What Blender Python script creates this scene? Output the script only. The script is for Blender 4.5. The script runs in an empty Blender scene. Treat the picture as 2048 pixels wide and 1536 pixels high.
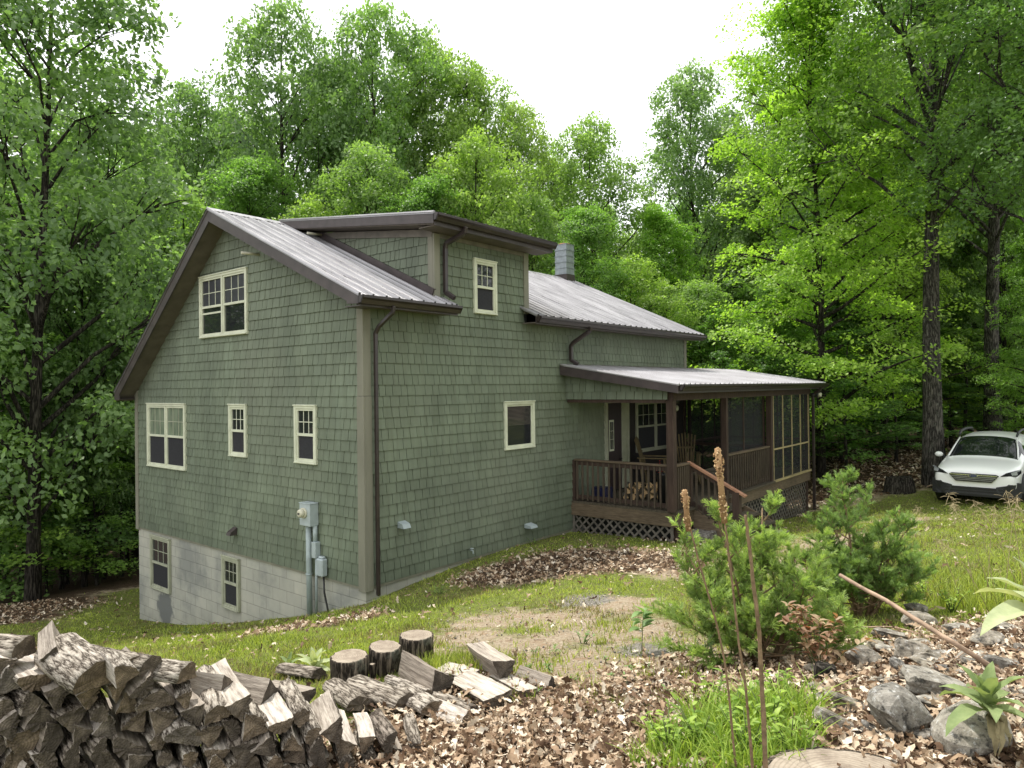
import bpy, bmesh, math, random
import numpy as np
from mathutils import Vector, Matrix
R_ = math.radians
C = bpy.context.scene.collection
rnd = random.Random(7)

# ------------------------------------------------------------------ camera
CAM = np.array([-6.062, -7.583, 2.7]); F = 1396.491
_ya, _pi, _ro = np.radians([39.362, 0.265, -0.676])
fwd = np.array([np.cos(_ya)*np.cos(_pi), np.sin(_ya)*np.cos(_pi), np.sin(_pi)])
_rt = np.array([np.sin(_ya), -np.cos(_ya), 0.0]); _up = np.cross(_rt, fwd)
RT = _rt*np.cos(_ro)+_up*np.sin(_ro); UP = -_rt*np.sin(_ro)+_up*np.cos(_ro)
cam = bpy.data.cameras.new('camera'); camo = bpy.data.objects.new('camera', cam); C.objects.link(camo)
cam.sensor_width = 36; cam.lens = F/2048*36; cam.clip_end = 2000; cam.clip_start = .05
M = Matrix(((RT[0], UP[0], -fwd[0], CAM[0]), (RT[1], UP[1], -fwd[1], CAM[1]), (RT[2], UP[2], -fwd[2], CAM[2]), (0, 0, 0, 1)))
camo.matrix_world = M
bpy.context.scene.camera = camo

def ray(px, py): return fwd+RT*(px-1024)/F-UP*(py-768)/F
def dep(px, py, D): return CAM+ray(px, py)*D
def onp(px, py, ax, v):
    d = ray(px, py); i = 'xyz'.index(ax); return CAM+d*(v-CAM[i])/d[i]

# ------------------------------------------------------------------ terrain
ctl = [(-6.06, -7.58, 1.15), (-8, -10, 1.3), (-4, -11, 1.4), (-9, -6, .9), (-2, -9.5, 1.5),
       (0, 7.14, -1.86), (0, 4.9, -1.52), (0, 3.92, -1.3), (0, 2.44, -.93), (0, 1.05, -.56), (0, -.1, -.19),
       (.9, 0, -.14), (1.96, 0, -.06), (2.8, 0, -.04), (3.9, 0, -.04), (4.97, 0, -.08), (9, 0, -.4), (10, 4, -1), (10, 8, -2.),
       (4.7, -2.13, .03), (7.8, -2.13, -.24), (12.3, -2.13, -.53), (12.3, 0, -.6), (5, 9, -2.2),
       (12.0, -6.3, -.02), (10.5, -5.4, -.02), (14.72, -4.5, .05), (24.8, -1, .1), (15.1, -1.8, -.1), (18, -6, .3), (30, -8, .8), (16, -9, .5), (30, -20, 1.5),
       (-3.25, -7.06, 1.32), (-1.3, -7.08, 1.16), (-1.5, -6.0, .87), (.2, -6.2, .76), (1.78, -6.56, .7), (5.4, -5.8, .55), (4, -8, .8), (8, -8, .5),
       (-1.42, -4.4, .67), (.58, -3.69, .48), (2.23, -1.9, .215), (-1.32, -3.1, .49), (-3.4, -5.3, 1.0), (-3.5, -5.95, 1.12),
       (-2.74, .21, -.08), (-2.59, -1.55, .33), (-1.84, 6.2, -1.38), (-1.77, 9.3, -1.76), (.3, 11.5, -2.2), (-3.25, -3.9, .77), (-2.65, -3.85, .74),
       (-3.35,-5.1,.93), (-5.27, -4.44, 1.03), (-7, -3, .7), (-6, 1, .1), (-8, 7, -1.2), (-5, 14, -2.9), (0, 20, -3.7), (-15, 8, -2), (-14, -8, .6),
       (10, 20, -3.2), (20, 14, -1.9), (30, 5, -.5), (0, -20, 2), (-20, -20, 1.8), (20, -20, 1.6), (-15, 25, -4.5), (35, 25, -1.5), (10, 38, -4), (-30, 20, -4)]
ctl = np.array(ctl, float); cxy = ctl[:, :2]/10; cz = ctl[:, 2]
def _phi(d2): return np.where(d2 > 1e-12, .5*d2*np.log(np.maximum(d2, 1e-12)), 0)
n_ = len(ctl); A_ = np.zeros((n_+3, n_+3))
A_[:n_, :n_] = _phi(((cxy[:, None]-cxy[None])**2).sum(-1))+np.eye(n_)*2e-4
A_[:n_, n_] = 1; A_[:n_, n_+1:] = cxy; A_[n_, :n_] = 1; A_[n_+1:, :n_] = cxy.T
W_ = np.linalg.solve(A_, np.concatenate([cz, [0, 0, 0]]))
def hgt(x, y):
    x = np.atleast_1d(np.asarray(x, float)); y = np.atleast_1d(np.asarray(y, float)); sh = x.shape
    q = np.stack([x.ravel(), y.ravel()], 1)/10; out = np.zeros(len(q))
    for s in range(0, len(q), 20000):
        p = q[s:s+20000]; out[s:s+20000] = _phi(((p[:, None]-cxy[None])**2).sum(-1))@W_[:n_]+W_[n_]+p@W_[n_+1:]
    x = x.ravel(); y = y.ravel(); r = np.hypot(x, y)
    far = -2.5+2.0*np.clip((x-y)/60, -1.2, 1.2)
    t = np.clip((r-28)/22, 0, 1); t = t*t*(3-2*t)
    out = out*(1-t)+far*t
    return out.reshape(sh)
def h1(x, y): return float(hgt(x, y)[0])
def gp(px, py, dmin=1.5):
    d = ray(px, py); t = dmin
    while t < 80:
        p = CAM+d*t
        if p[2] < h1(p[0], p[1]): break
        t += .05+t*.01
    lo, hi = t-.05-t*.01-.02, t
    for _ in range(14):
        m = (lo+hi)/2; p = CAM+d*m
        if p[2] < h1(p[0], p[1]): hi = m
        else: lo = m
    p = CAM+d*hi; return np.array([p[0], p[1], h1(p[0], p[1])])
def ground_at(px, depth):
    p = dep(px, 775, depth); return np.array([p[0], p[1], h1(p[0], p[1])])

# ------------------------------------------------------------------ materials
def srgb(r, g, b): return tuple(((c/255)/12.92 if c/255 <= .04045 else ((c/255+.055)/1.055)**2.4) for c in (r, g, b))
class NT:
    def __init__(s, name):
        s.m = bpy.data.materials.new(name); s.m.use_nodes = True; s.t = s.m.node_tree; s.n = s.t.nodes; s.n.clear()
        s.out = s.n.new('ShaderNodeOutputMaterial')
    def N(s, t, **kw):
        n = s.n.new('ShaderNode'+t)
        for k, v in kw.items():
            if k in n.inputs.keys(): n.inputs[k].default_value = v
            else: setattr(n, k, v)
        return n
    def L(s, a, b): s.t.links.new(a, b)
    def coord(s, kind='Object', scale=(1, 1, 1)):
        c = s.N('TexCoord'); mp = s.N('Mapping'); s.L(c.outputs[kind], mp.inputs[0]); mp.inputs['Scale'].default_value = scale; return mp.outputs[0]
    def noise(s, vec, scale, detail=4, rough=.55):
        n = s.N('TexNoise'); n.inputs['Scale'].default_value = scale; n.inputs['Detail'].default_value = detail; n.inputs['Roughness'].default_value = rough
        if vec is not None: s.L(vec, n.inputs['Vector'])
        return n.outputs['Fac']
    def ramp(s, fac, stops):
        r = s.N('ValToRGB'); e = r.color_ramp.elements
        while len(e) < len(stops): e.new(.5)
        for i, (p, c) in enumerate(stops): e[i].position = p; e[i].color = (*c, 1) if len(c) == 3 else c
        s.L(fac, r.inputs[0]); return r.outputs[0]
    def mix(s, fac, a, b, mode='MIX'):
        m = s.N('Mix'); m.data_type = 'RGBA'; m.blend_type = mode
        for sock, v in ((m.inputs[0], fac), (m.inputs[6], a), (m.inputs[7], b)):
            if hasattr(v, 'links') or hasattr(v, 'is_output'): s.L(v, sock)
            else: sock.default_value = v if not isinstance(v, tuple) else ((*v, 1) if len(v) == 3 else v)
        return m.outputs[2]
    def math(s, op, a, b=0.5):
        m = s.N('Math'); m.operation = op
        for sock, v in ((m.inputs[0], a), (m.inputs[1], b)):
            if hasattr(v, 'is_output'): s.L(v, sock)
            else: sock.default_value = v
        return m.outputs[0]
    def bump(s, h, strength=.3, dist=.02):
        b = s.N('Bump'); b.inputs['Strength'].default_value = strength; b.inputs['Distance'].default_value = dist; s.L(h, b.inputs['Height']); return b.outputs[0]
    def pbsdf(s, col, rough=.7, metal=0, spec=.5, normal=None):
        p = s.N('BsdfPrincipled')
        if hasattr(col, 'is_output'): s.L(col, p.inputs['Base Color'])
        else: p.inputs['Base Color'].default_value = (*col, 1)
        if hasattr(rough, 'is_output'): s.L(rough, p.inputs['Roughness'])
        else: p.inputs['Roughness'].default_value = rough
        p.inputs['Metallic'].default_value = metal; p.inputs['Specular IOR Level'].default_value = spec
        if normal is not None: s.L(normal, p.inputs['Normal'])
        return p
    def fin(s, sh): s.L(sh.outputs[0], s.out.inputs[0]); return s.m

def simple(name, col, rough=.6, metal=0, spec=.5, var=.25, nscale=6, bumps=.0, bscale=60, stretch=(1, 1, 1)):
    t = NT(name); v = t.coord('Object', stretch); n = t.noise(v, nscale, 5)
    a = tuple(c*(1-var) for c in col); b = tuple(min(1, c*(1+var)) for c in col)
    c = t.ramp(n, [(.3, a), (.7, b)]); nm = None
    if bumps: nm = t.bump(t.noise(v, bscale, 4), bumps, .01)
    return t.fin(t.pbsdf(c, rough, metal, spec, nm))

def island(t):
    g = t.N('NewGeometry'); return g.outputs['Random Per Island']

MT = {}
def mat_siding():
    t = NT('siding'); v = t.coord(); isl = island(t)
    base = t.ramp(isl, [(0, (.154, .186, .134)), (.5, (.164, .197, .143)), (1, (.175, .210, .153))])
    n = t.noise(v, 1.3, 5); w = t.ramp(n, [(.35, (.80, .80, .80)), (.7, (1.12, 1.12, 1.10))])
    c = t.mix(1.0, base, w, 'MULTIPLY')
    sv = t.coord('Object', (9, 9, .7)); st = t.noise(sv, 1.5, 5); stc = t.ramp(st, [(.3, (.82, .80, .76)), (.62, (1.05, 1.05, 1.05))])
    c = t.mix(.8, c, stc, 'MULTIPLY')
    g = t.noise(t.coord('Object', (30, 30, 3)), 4, 4)
    # grime rising from the bottom of the wall
    sep = t.N('SeparateXYZ'); t.L(t.coord(), sep.inputs[0])
    low = t.math('SUBTRACT', .55, sep.outputs[2]); low = t.math('MULTIPLY', low, t.noise(v, 2.2, 4)); 
    lc = t.N('Clamp'); t.L(low, lc.inputs[0])
    c = t.mix(lc.outputs[0], c, (.05, .065, .045)); bl = t.noise(t.coord('Object', (1, 1, .5)), .55, 3); c = t.mix(t.ramp(bl, [(.48, (0, 0, 0)), (.70, (.35,)*3)]), c, (.20, .215, .16))
    return t.fin(t.pbsdf(c, .62, 0, .35, t.bump(g, .25, .004)))
def mat_block():
    t = NT('concrete_block'); v = t.coord()
    sep = t.N('SeparateXYZ'); t.L(v, sep.inputs[0]); cmb = t.N('CombineXYZ')
    t.L(t.math('ADD', sep.outputs[0], sep.outputs[1]), cmb.inputs[0]); t.L(sep.outputs[2], cmb.inputs[1])
    b = t.N('TexBrick'); t.L(cmb.outputs[0], b.inputs['Vector']); b.inputs['Scale'].default_value = 1
    b.inputs['Brick Width'].default_value = .385; b.inputs['Row Height'].default_value = .193; b.inputs['Mortar Size'].default_value = .006; b.inputs['Mortar Smooth'].default_value = .3
    b.inputs['Color1'].default_value = (.40, .395, .355, 1); b.inputs['Color2'].default_value = (.45, .445, .40, 1); b.inputs['Mortar'].default_value = (.29, .285, .26, 1)
    n = t.noise(v, 1.1, 6, .6); w = t.ramp(n, [(.35, (.62, .64, .66)), (.5, (.92, .92, .90)), (.7, (1.12, 1.1, 1.05))])
    c = t.mix(1, b.outputs[0], w, 'MULTIPLY')
    # damp patch under the basement window and paint smears
    n2 = t.noise(v, .7, 3); p = t.ramp(n2, [(.55, (0, 0, 0)), (.6, (1, 1, 1))])
    low = t.ramp(sep.outputs[2], [(0, (0, 0, 0)), (1, (0, 0, 0))])
    d = t.N('VectorMath'); d.operation = 'DISTANCE'; t.L(v, d.inputs[0]); d.inputs[1].default_value = (0, 6.0, -1.42)
    dd = t.math('ADD', d.outputs['Value'], t.math('MULTIPLY', t.noise(v, 5, 4), .5)); damp = t.ramp(dd, [(.52, (1, 1, 1)), (.62, (0, 0, 0))])
    c = t.mix(damp, c, (.17, .175, .17))
    fine = t.noise(v, 90, 3)
    h = t.math('ADD', t.math('MULTIPLY', b.outputs[1], -1.0), t.math('MULTIPLY', fine, .25))
    return t.fin(t.pbsdf(c, .9, 0, .2, t.bump(h, .5, .012)))
def mat_roof():
    t = NT('roof_metal'); v = t.coord()
    n = t.noise(t.coord('Object', (4, .6, .6)), 2.0, 5); c = t.ramp(n, [(.3, (.25, .24, .25)), (.7, (.42, .41, .425))])
    g = t.noise(v, 25, 4); g2 = t.ramp(g, [(.62, (1, 1, 1)), (.72, (.35, .33, .28))]); c = t.mix(.7, c, g2, 'MULTIPLY')
    r = t.ramp(n, [(.3, (.26, .26, .26)), (.7, (.42, .42, .42))])
    return t.fin(t.pbsdf(c, r, .55, .5))
def mat_proof():
    t = NT('porch_roof_metal'); v = t.coord()
    n = t.noise(v, 1.2, 5); c = t.ramp(n, [(.3, (.34, .325, .335)), (.7, (.50, .49, .51))])
    g = t.noise(t.coord('Object', (1, 1, 1)), 9, 6, .7); g2 = t.ramp(g, [(.60, (1, 1, 1)), (.68, (.22, .19, .12))])
    sep = t.N('SeparateXYZ'); t.L(v, sep.inputs[0]); yy = t.ramp(t.math('MULTIPLY', sep.outputs[1], -1), [(.0, (.9, .9, .9)), (.35, (.35, .35, .35)), (1, (.3, .3, .3))])
    c = t.mix(yy, c, g2, 'MULTIPLY')
    g3 = t.mix(t.ramp(t.math('ADD', t.math('MULTIPLY', sep.outputs[1], 1.6), t.noise(v, 3, 4)), [(.2, (0, 0, 0)), (.5, (1, 1, 1))]), c, (.16, .15, .10))
    return t.fin(t.pbsdf(g3, .42, .4, .5))
def mat_wood(name, a, b, sc=(1, 14, 14), rough=.8):
    t = NT(name); v = t.coord('Object', sc); n = t.noise(v, 3, 6, .65); c = t.ramp(n, [(.28, a), (.5, tuple((x+y)/2 for x, y in zip(a, b))), (.72, b)])
    n2 = t.noise(t.coord(), 1.7, 4); c = t.mix(.5, c, t.ramp(n2, [(.3, (.6, .6, .6)), (.7, (1.25, 1.2, 1.15))]), 'MULTIPLY')
    return t.fin(t.pbsdf(c, rough, 0, .3, t.bump(n, .4, .006)))
def mat_bark(name, a, b, scale=1.0, lichen=.0, axis=2):
    sc_ = [1, 1, 1]; sc_[axis] = .13
    t = NT(name); v = t.coord('Object', tuple(sc_)); n1 = t.noise(v, 15*scale, 5, .6); n2 = t.noise(v, 38*scale, 6, .75)
    r = t.math('ABSOLUTE', t.math('SUBTRACT', n1, .5), 0); h = t.math('ADD', t.math('MULTIPLY', r, 4.2), t.math('MULTIPLY', n2, .55))
    c = t.ramp(h, [(.22, tuple(x*.45 for x in a)), (.42, a), (.85, b)])
    w = t.noise(t.coord(), 2.2, 4); c = t.mix(.7, c, t.ramp(w, [(.3, (.65, .65, .65)), (.7, (1.3, 1.27, 1.2))]), 'MULTIPLY')
    if lichen:
        l = t.noise(t.coord(), 7, 6, .7); c = t.mix(t.ramp(l, [(.56, (0, 0, 0)), (.66, (lichen,)*3)]), c, (.32, .34, .27))
    return t.fin(t.pbsdf(c, .95, 0, .12, t.bump(h, 1.0, .035/scale)))
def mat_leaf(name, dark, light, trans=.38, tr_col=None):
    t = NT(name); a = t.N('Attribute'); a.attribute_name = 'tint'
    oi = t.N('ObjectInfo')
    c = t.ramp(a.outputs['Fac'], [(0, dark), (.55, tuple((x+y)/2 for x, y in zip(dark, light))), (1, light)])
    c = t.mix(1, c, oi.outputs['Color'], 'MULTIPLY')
    p = t.pbsdf(c, .5, 0, .35)
    tl = t.N('BsdfTranslucent'); tc = t.mix(1, c, tr_col or (1.5, 1.75, .75), 'MULTIPLY'); t.L(tc, tl.inputs[0])
    m = t.N('MixShader'); m.inputs[0].default_value = trans; t.L(p.outputs[0], m.inputs[1]); t.L(tl.outputs[0], m.inputs[2])
    return t.fin(m)
def mat_glass(name, tint=(.02, .022, .025), blot=None):
    t = NT(name); v = t.coord(); n = t.noise(v, 2.5, 3)
    col = tint
    if blot: col = t.ramp(t.noise(t.coord('Object', (6, 6, 1)), 2, 3), [(.4, tint), (.6, blot)])
    return t.fin(t.pbsdf(col, .03, 0, .6, t.bump(n, .02, .02)))
def mat_screen(name='insect_screen', alpha=.5, col=(.03, .032, .034)):
    t = NT(name); tr = t.N('BsdfTransparent'); p = t.pbsdf(col, .7, 0, .3); m = t.N('MixShader'); m.inputs[0].default_value = alpha
    t.L(tr.outputs[0], m.inputs[1]); t.L(p.outputs[0], m.inputs[2]); return t.fin(m)
def mat_rock(name, a, b, sc=6, lich=.8):
    t = NT(name); v = t.coord(); n = t.noise(v, sc, 8, .7); c = t.ramp(n, [(.3, a), (.62, b)])
    oi = t.N('ObjectInfo'); c = t.mix(.8, c, t.ramp(oi.outputs['Random'], [(0, (.6, .6, .62)), (1, (1.15, 1.1, 1.0))]), 'MULTIPLY')
    l = t.noise(v, sc*2.6, 6, .75); c = t.mix(t.ramp(l, [(.55, (0, 0, 0)), (.66, (lich,)*3)]), c, (.62, .62, .60))
    d = t.noise(v, sc*1.7, 5, .7); c = t.mix(t.ramp(d, [(.36, (.85,)*3), (.46, (0, 0, 0))]), c, (.035, .035, .033))
    return t.fin(t.pbsdf(c, .92, 0, .2, t.bump(t.noise(v, sc*3, 8, .7), .8, .03)))
def mat_ground():
    t = NT('ground_cover'); v = t.coord(); at = t.N('Attribute'); at.attribute_name = 'cover'; s = t.N('SeparateColor'); t.L(at.outputs['Color'], s.inputs[0])
    n = t.noise(v, 3.5, 7, .7); nf = t.noise(v, 38, 6, .75); nm = t.noise(v, 11, 5, .7)
    soil = t.ramp(nf, [(.3, (.20, .145, .095)), (.5, (.43, .345, .245)), (.7, (.66, .57, .44))])
    soil = t.mix(t.ramp(nm, [(.5, (0, 0, 0)), (.68, (.6,)*3)]), soil, (.34, .20, .11))
    grass = t.ramp(nf, [(.3, (.06, .085, .018)), (.5, (.18, .235, .04)), (.72, (.38, .42, .11))])
    dry = t.ramp(nf, [(.3, (.07, .065, .03)), (.6, (.20, .17, .09))])
    leaf = t.ramp(nf, [(.34, (.022, .015, .010)), (.52, (.085, .055, .034)), (.7, (.26, .18, .12))])
    gravel = t.ramp(nf, [(.35, (.12, .11, .095)), (.6, (.38, .35, .30))])
    def thr(ch, lo=.35, hi=.65):
        x = t.math('ADD', ch, t.math('MULTIPLY', t.math('SUBTRACT', n, .5), 1.3)); return t.ramp(x, [(lo, (0, 0, 0)), (hi, (1, 1, 1))])
    c = t.mix(thr(s.outputs[0]), soil, t.mix(t.ramp(nm, [(.42, (0, 0, 0)), (.62, (.75,)*3)]), grass, dry))
    c = t.mix(thr(s.outputs[2]), c, gravel)
    c = t.mix(thr(s.outputs[1]), c, leaf)
    h = t.math('ADD', nf, t.math('MULTIPLY', nm, .8))
    return t.fin(t.pbsdf(c, .95, 0, .15, t.bump(h, .9, .05)))

# ------------------------------------------------------------------ mesh builder
class MB:
    def __init__(s): s.v = []; s.f = []; s.mi = []; s.smf = []
    def add(s, verts, faces, mi=0, sm=False):
        b = len(s.v); s.v += [tuple(map(float, p)) for p in verts]; s.f += [tuple(b+i for i in f) for f in faces]; s.mi += [mi]*len(faces); s.smf += [sm]*len(faces)
    def box(s, x0, x1, y0, y1, z0, z1, mi=0):
        if x0 > x1: x0, x1 = x1, x0
        if y0 > y1: y0, y1 = y1, y0
        if z0 > z1: z0, z1 = z1, z0
        s.add([(x, y, z) for z in (z0, z1) for y in (y0, y1) for x in (x0, x1)], [(0, 2, 3, 1), (4, 5, 7, 6), (0, 1, 5, 4), (2, 6, 7, 3), (0, 4, 6, 2), (1, 3, 7, 5)], mi)
    def beam(s, p0, p1, w, h, up=(0, 0, 1), mi=0):
        p0 = Vector(p0); p1 = Vector(p1); d = (p1-p0).normalized(); u = Vector(up); r = d.cross(u).normalized(); u = r.cross(d).normalized()
        vs = [p+r*a*w/2+u*b*h/2 for p in (p0, p1) for b in (-1, 1) for a in (-1, 1)]
        s.add(vs, [(0, 1, 3, 2), (4, 6, 7, 5), (0, 4, 5, 1), (2, 3, 7, 6), (0, 2, 6, 4), (1, 5, 7, 3)], mi)
    def prism(s, poly, vec, mi=0):
        n = len(poly); v = Vector(vec); P = [Vector(p) for p in poly]
        s.add(P+[p+v for p in P], [tuple(range(n-1, -1, -1)), tuple(range(n, 2*n))]+[(i, (i+1) % n, n+(i+1) % n, n+i) for i in range(n)], mi)
    def tube(s, pts, rad, n=8, mi=0, cap=True, sm=True, wob=0, rg=None):
        P = [Vector(p) for p in pts]; m = len(P); vs = []; ref = Vector((.31, .77, .2)).normalized()
        if not hasattr(rad, '__len__'): rad = [rad]*m
        for i, p in enumerate(P):
            d = (P[min(i+1, m-1)]-P[max(i-1, 0)]).normalized()
            if abs(d.dot(ref)) > .95: ref = Vector((.9, .1, .4)).normalized()
            a = d.cross(ref).normalized(); b = d.cross(a)
            for k in range(n):
                q = 2*math.pi*k/n; rr = rad[i]*(1+(rg.uniform(-wob, wob) if wob else 0)); vs.append(p+a*math.cos(q)*rr+b*math.sin(q)*rr)
        fs = [(i*n+k, i*n+(k+1) % n, (i+1)*n+(k+1) % n, (i+1)*n+k) for i in range(m-1) for k in range(n)]
        s.add(vs, fs, mi, sm)
        if cap:
            b = len(s.v)-len(vs); s.f += [tuple(b+k for k in range(n-1, -1, -1)), tuple(b+(m-1)*n+k for k in range(n))]; s.mi += [mi]*2; s.smf += [False]*2
    def build(s, name, mats, parent=None, bevel=0, recalc=True):
        me = bpy.data.meshes.new(name); me.from_pydata(s.v, [], s.f)
        for m in (mats if isinstance(mats, (list, tuple)) else [mats]): me.materials.append(m)
        me.polygons.foreach_set('material_index', s.mi); me.polygons.foreach_set('use_smooth', s.smf); me.update()
        if recalc:
            bm = bmesh.new(); bm.from_mesh(me); bmesh.ops.recalc_face_normals(bm, faces=bm.faces); bm.to_mesh(me); bm.free()
        o = bpy.data.objects.new(name, me); C.objects.link(o)
        if parent is not None: o.parent = parent
        if bevel:
            b = o.modifiers.new('bevel', 'BEVEL'); b.width = bevel; b.segments = 1; b.limit_method = 'ANGLE'
        return o
def npmesh(name, V, Fq, mat, attrs=None, parent=None, nv=4, smooth=False):
    me = bpy.data.meshes.new(name); V = np.asarray(V, np.float32); Fq = np.asarray(Fq, np.int32)
    me.vertices.add(len(V)); me.vertices.foreach_set('co', V.ravel())
    me.loops.add(Fq.size); me.loops.foreach_set('vertex_index', Fq.ravel())
    me.polygons.add(len(Fq)); me.polygons.foreach_set('loop_start', np.arange(len(Fq), dtype=np.int32)*nv)
    try: me.polygons.foreach_set('loop_total', np.full(len(Fq), nv, np.int32))
    except Exception: pass
    me.materials.append(mat)
    for k, (typ, val) in (attrs or {}).items():
        a = me.attributes.new(k, typ, 'POINT')
        a.data.foreach_set('color' if typ == 'FLOAT_COLOR' else 'value', np.asarray(val, np.float32).ravel())
    if smooth: me.polygons.foreach_set('use_smooth', np.ones(len(Fq), bool))
    me.update(calc_edges=True); me.validate()
    o = bpy.data.objects.new(name, me); C.objects.link(o)
    if parent is not None: o.parent = parent
    return o
def tag(o, label=None, cat=None, group=None, kind=None):
    if label: o['label'] = label
    if cat: o['category'] = cat
    if group: o['group'] = group
    if kind: o['kind'] = kind
    return o
def empty(name, loc=(0, 0, 0), rz=0.0, **k):
    o = bpy.data.objects.new(name, None); C.objects.link(o); o.location = loc; o.rotation_euler = (0, 0, rz); o.empty_display_size = .1
    return tag(o, **k)
def copytree(o, parent=None):
    c = o.copy(); C.objects.link(c); c.parent = parent
    for ch in list(o.children): copytree(ch, c)
    return c

# ------------------------------------------------------------------ shared materials
m_siding = mat_siding(); m_block = mat_block(); m_roof = mat_roof(); m_proof = mat_proof()
m_brown = simple('brown_paint', (.060, .047, .047), .42, 0, .5, .3, 5)
m_gutter = simple('gutter_brown', (.035, .026, .024), .3, 0, .5, .3, 5)
m_soffit = simple('soffit', (.13, .112, .095), .7, 0, .3, .2, 5)
m_trim = simple('corner_board', (.215, .210, .165), .65, 0, .3, .16, 4, .1, 60, (1, 1, .2))
m_soffit2 = simple('frieze_paint', (.17, .155, .13), .7)
m_cream = simple('window_cream', (.62, .64, .50), .5, 0, .4, .10, 5)
m_cream_dull = simple('window_tan', (.36, .37, .28), .6, 0, .4, .15, 5)
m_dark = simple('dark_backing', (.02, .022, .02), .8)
m_glass = mat_glass('window_glass'); m_glass_b = mat_glass('window_glass_blind', (.14, .17, .13), (.22, .26, .19))
m_wscreen = simple('window_screen', (.028, .028, .034), .65, 0, .3, .2, 30)
m_wscreen2 = simple('screened_pane', (.035, .036, .045), .35, 0, .4, .3, 8)
m_deck = mat_wood('deck_timber', (.04, .030, .022), (.125, .10, .072), (14, 14, 1.5))
m_deckx = mat_wood('deck_board', (.045, .038, .028), (.13, .11, .078), (1, 14, 14))
m_decky = mat_wood('rim_timber', (.075, .055, .036), (.20, .155, .105), (2, 2, 18))
m_post = mat_wood('stained_post', (.035, .022, .018), (.085, .058, .044), (16, 16, 1))
m_rail_new = mat_wood('new_handrail', (.30, .15, .09), (.46, .26, .17), (3, 3, 3))
m_stripwood = mat_wood('yellow_strip', (.30, .24, .12), (.48, .40, .22), (9, 9, 9))
m_lattice = simple('lattice_grey', (.15, .135, .115), .8, 0, .2, .25, 8)
m_door = simple('door_maroon', (.028, .016, .018), .45, 0, .5, .2, 6)
m_brownwall = simple('brown_wall', (.025, .020, .020), .7)
m_pipe = simple('grey_conduit', (.36, .42, .43), .45, 0, .5, .12, 6)
m_metal = simple('meter_grey', (.42, .48, .50), .4, .1, .5, .12, 6)
m_black = simple('black_plastic', (.012, .012, .013), .45)
m_chim = simple('galvanised', (.36, .39, .43), .42, .5, .5, .2, 9)
m_clay = simple('clay_orange', (.50, .17, .06), .8)
m_white = simple('white_pvc', (.60, .58, .46), .5)
m_scr = mat_screen()

# ================================================================== HOUSE
house = empty('cabin_house', (0, 0, 0), label='green shingled cabin with brown metal roof, dormer and screened porch', cat='house')
HW, HL = 7.14, 9.88
yR, zR = 3.53, 5.69
def zr(y): return 3.93+(y+.35)*(zR-3.93)/(yR+.35)      # right slope top
mL = (zR-2.70)/(7.32-yR)
def zl(y): return zR-(y-yR)*mL

# shingle siding: real overlapping tiles
def clip(poly, hp):
    a, b, c = hp; out = []
    for i in range(len(poly)):
        p, q = poly[i], poly[(i+1) % len(poly)]; fp = a*p[0]+b*p[1]-c; fq = a*q[0]+b*q[1]-c
        if fp <= 0: out.append(p)
        if (fp < 0 < fq) or (fq < 0 < fp):
            t = fp/(fp-fq); out.append((p[0]+t*(q[0]-p[0]), p[1]+t*(q[1]-p[1])))
    return out
def halfplanes(poly):
    hs = []; cx = sum(p[0] for p in poly)/len(poly); cz_ = sum(p[1] for p in poly)/len(poly)
    for i in range(len(poly)):
        p, q = poly[i], poly[(i+1) % len(poly)]; a = q[1]-p[1]; b = -(q[0]-p[0]); c = a*p[0]+b*p[1]
        if a*cx+b*cz_-c > 0: a, b, c = -a, -b, -c
        hs.append((a, b, c))
    return hs
def siding(name, region, holes, fmap, seed, exp=.153, wmin=.10, wmax=.20, z_origin=0.0):
    rg = random.Random(seed); mb = MB(); hs = halfplanes(region)
    amin = min(p[0] for p in region); amax = max(p[0] for p in region); zmin = min(p[1] for p in region); zmax = max(p[1] for p in region)
    k = math.floor((zmin-z_origin)/exp)
    while z_origin+k*exp < zmax:
        zb = z_origin+k*exp; zt = zb+exp; a = amin-rg.uniform(0, .15); lift = 0.0
        while a < amax:
            w = rg.uniform(wmin, wmax); jb = rg.uniform(-.002, .002); g = .0046
            tile = [(a+g, zb+jb), (a+w-g, zb+jb+rg.uniform(-.001, .001)), (a+w-g, zt+.008), (a+g, zt+.008)]
            ps = tile
            for h in hs:
                ps = clip(ps, h)
                if len(ps) < 3: break
            pieces = [ps] if len(ps) >= 3 else []
            for (ha0, ha1, hz0, hz1) in holes:
                new = []
                for pc in pieces:
                    if max(p[0] for p in pc) <= ha0 or min(p[0] for p in pc) >= ha1 or max(p[1] for p in pc) <= hz0 or min(p[1] for p in pc) >= hz1: new.append(pc); continue
                    l = clip(pc, (1, 0, ha0)); r = clip(pc, (-1, 0, -ha1)); mid = clip(clip(pc, (-1, 0, -ha0)), (1, 0, ha1)) if len(pc) > 2 else []
                    b_ = clip(mid, (0, 1, hz0)) if len(mid) > 2 else []; t_ = clip(mid, (0, -1, -hz1)) if len(mid) > 2 else []
                    new += [x for x in (l, r, b_, t_) if len(x) > 2]
                pieces = new
            th = .022+rg.uniform(-.0015, .0015)
            for pc in pieces:
                fr = [fmap(p[0], th-(p[1]-zb)/exp*.017, p[1]) for p in pc]; bk = [fmap(p[0], 0, p[1]) for p in pc]; n = len(pc)
                mb.add(fr+bk, [tuple(range(n))]+[(i, n+i, n+(i+1) % n, (i+1) % n) for i in range(n)])
            a += w
        k += 1
    return mb.build(name, m_siding, house)
gmap = lambda a, n, z: (-n, a, z)
emap = lambda a, n, z: (a, -n, z)
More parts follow.
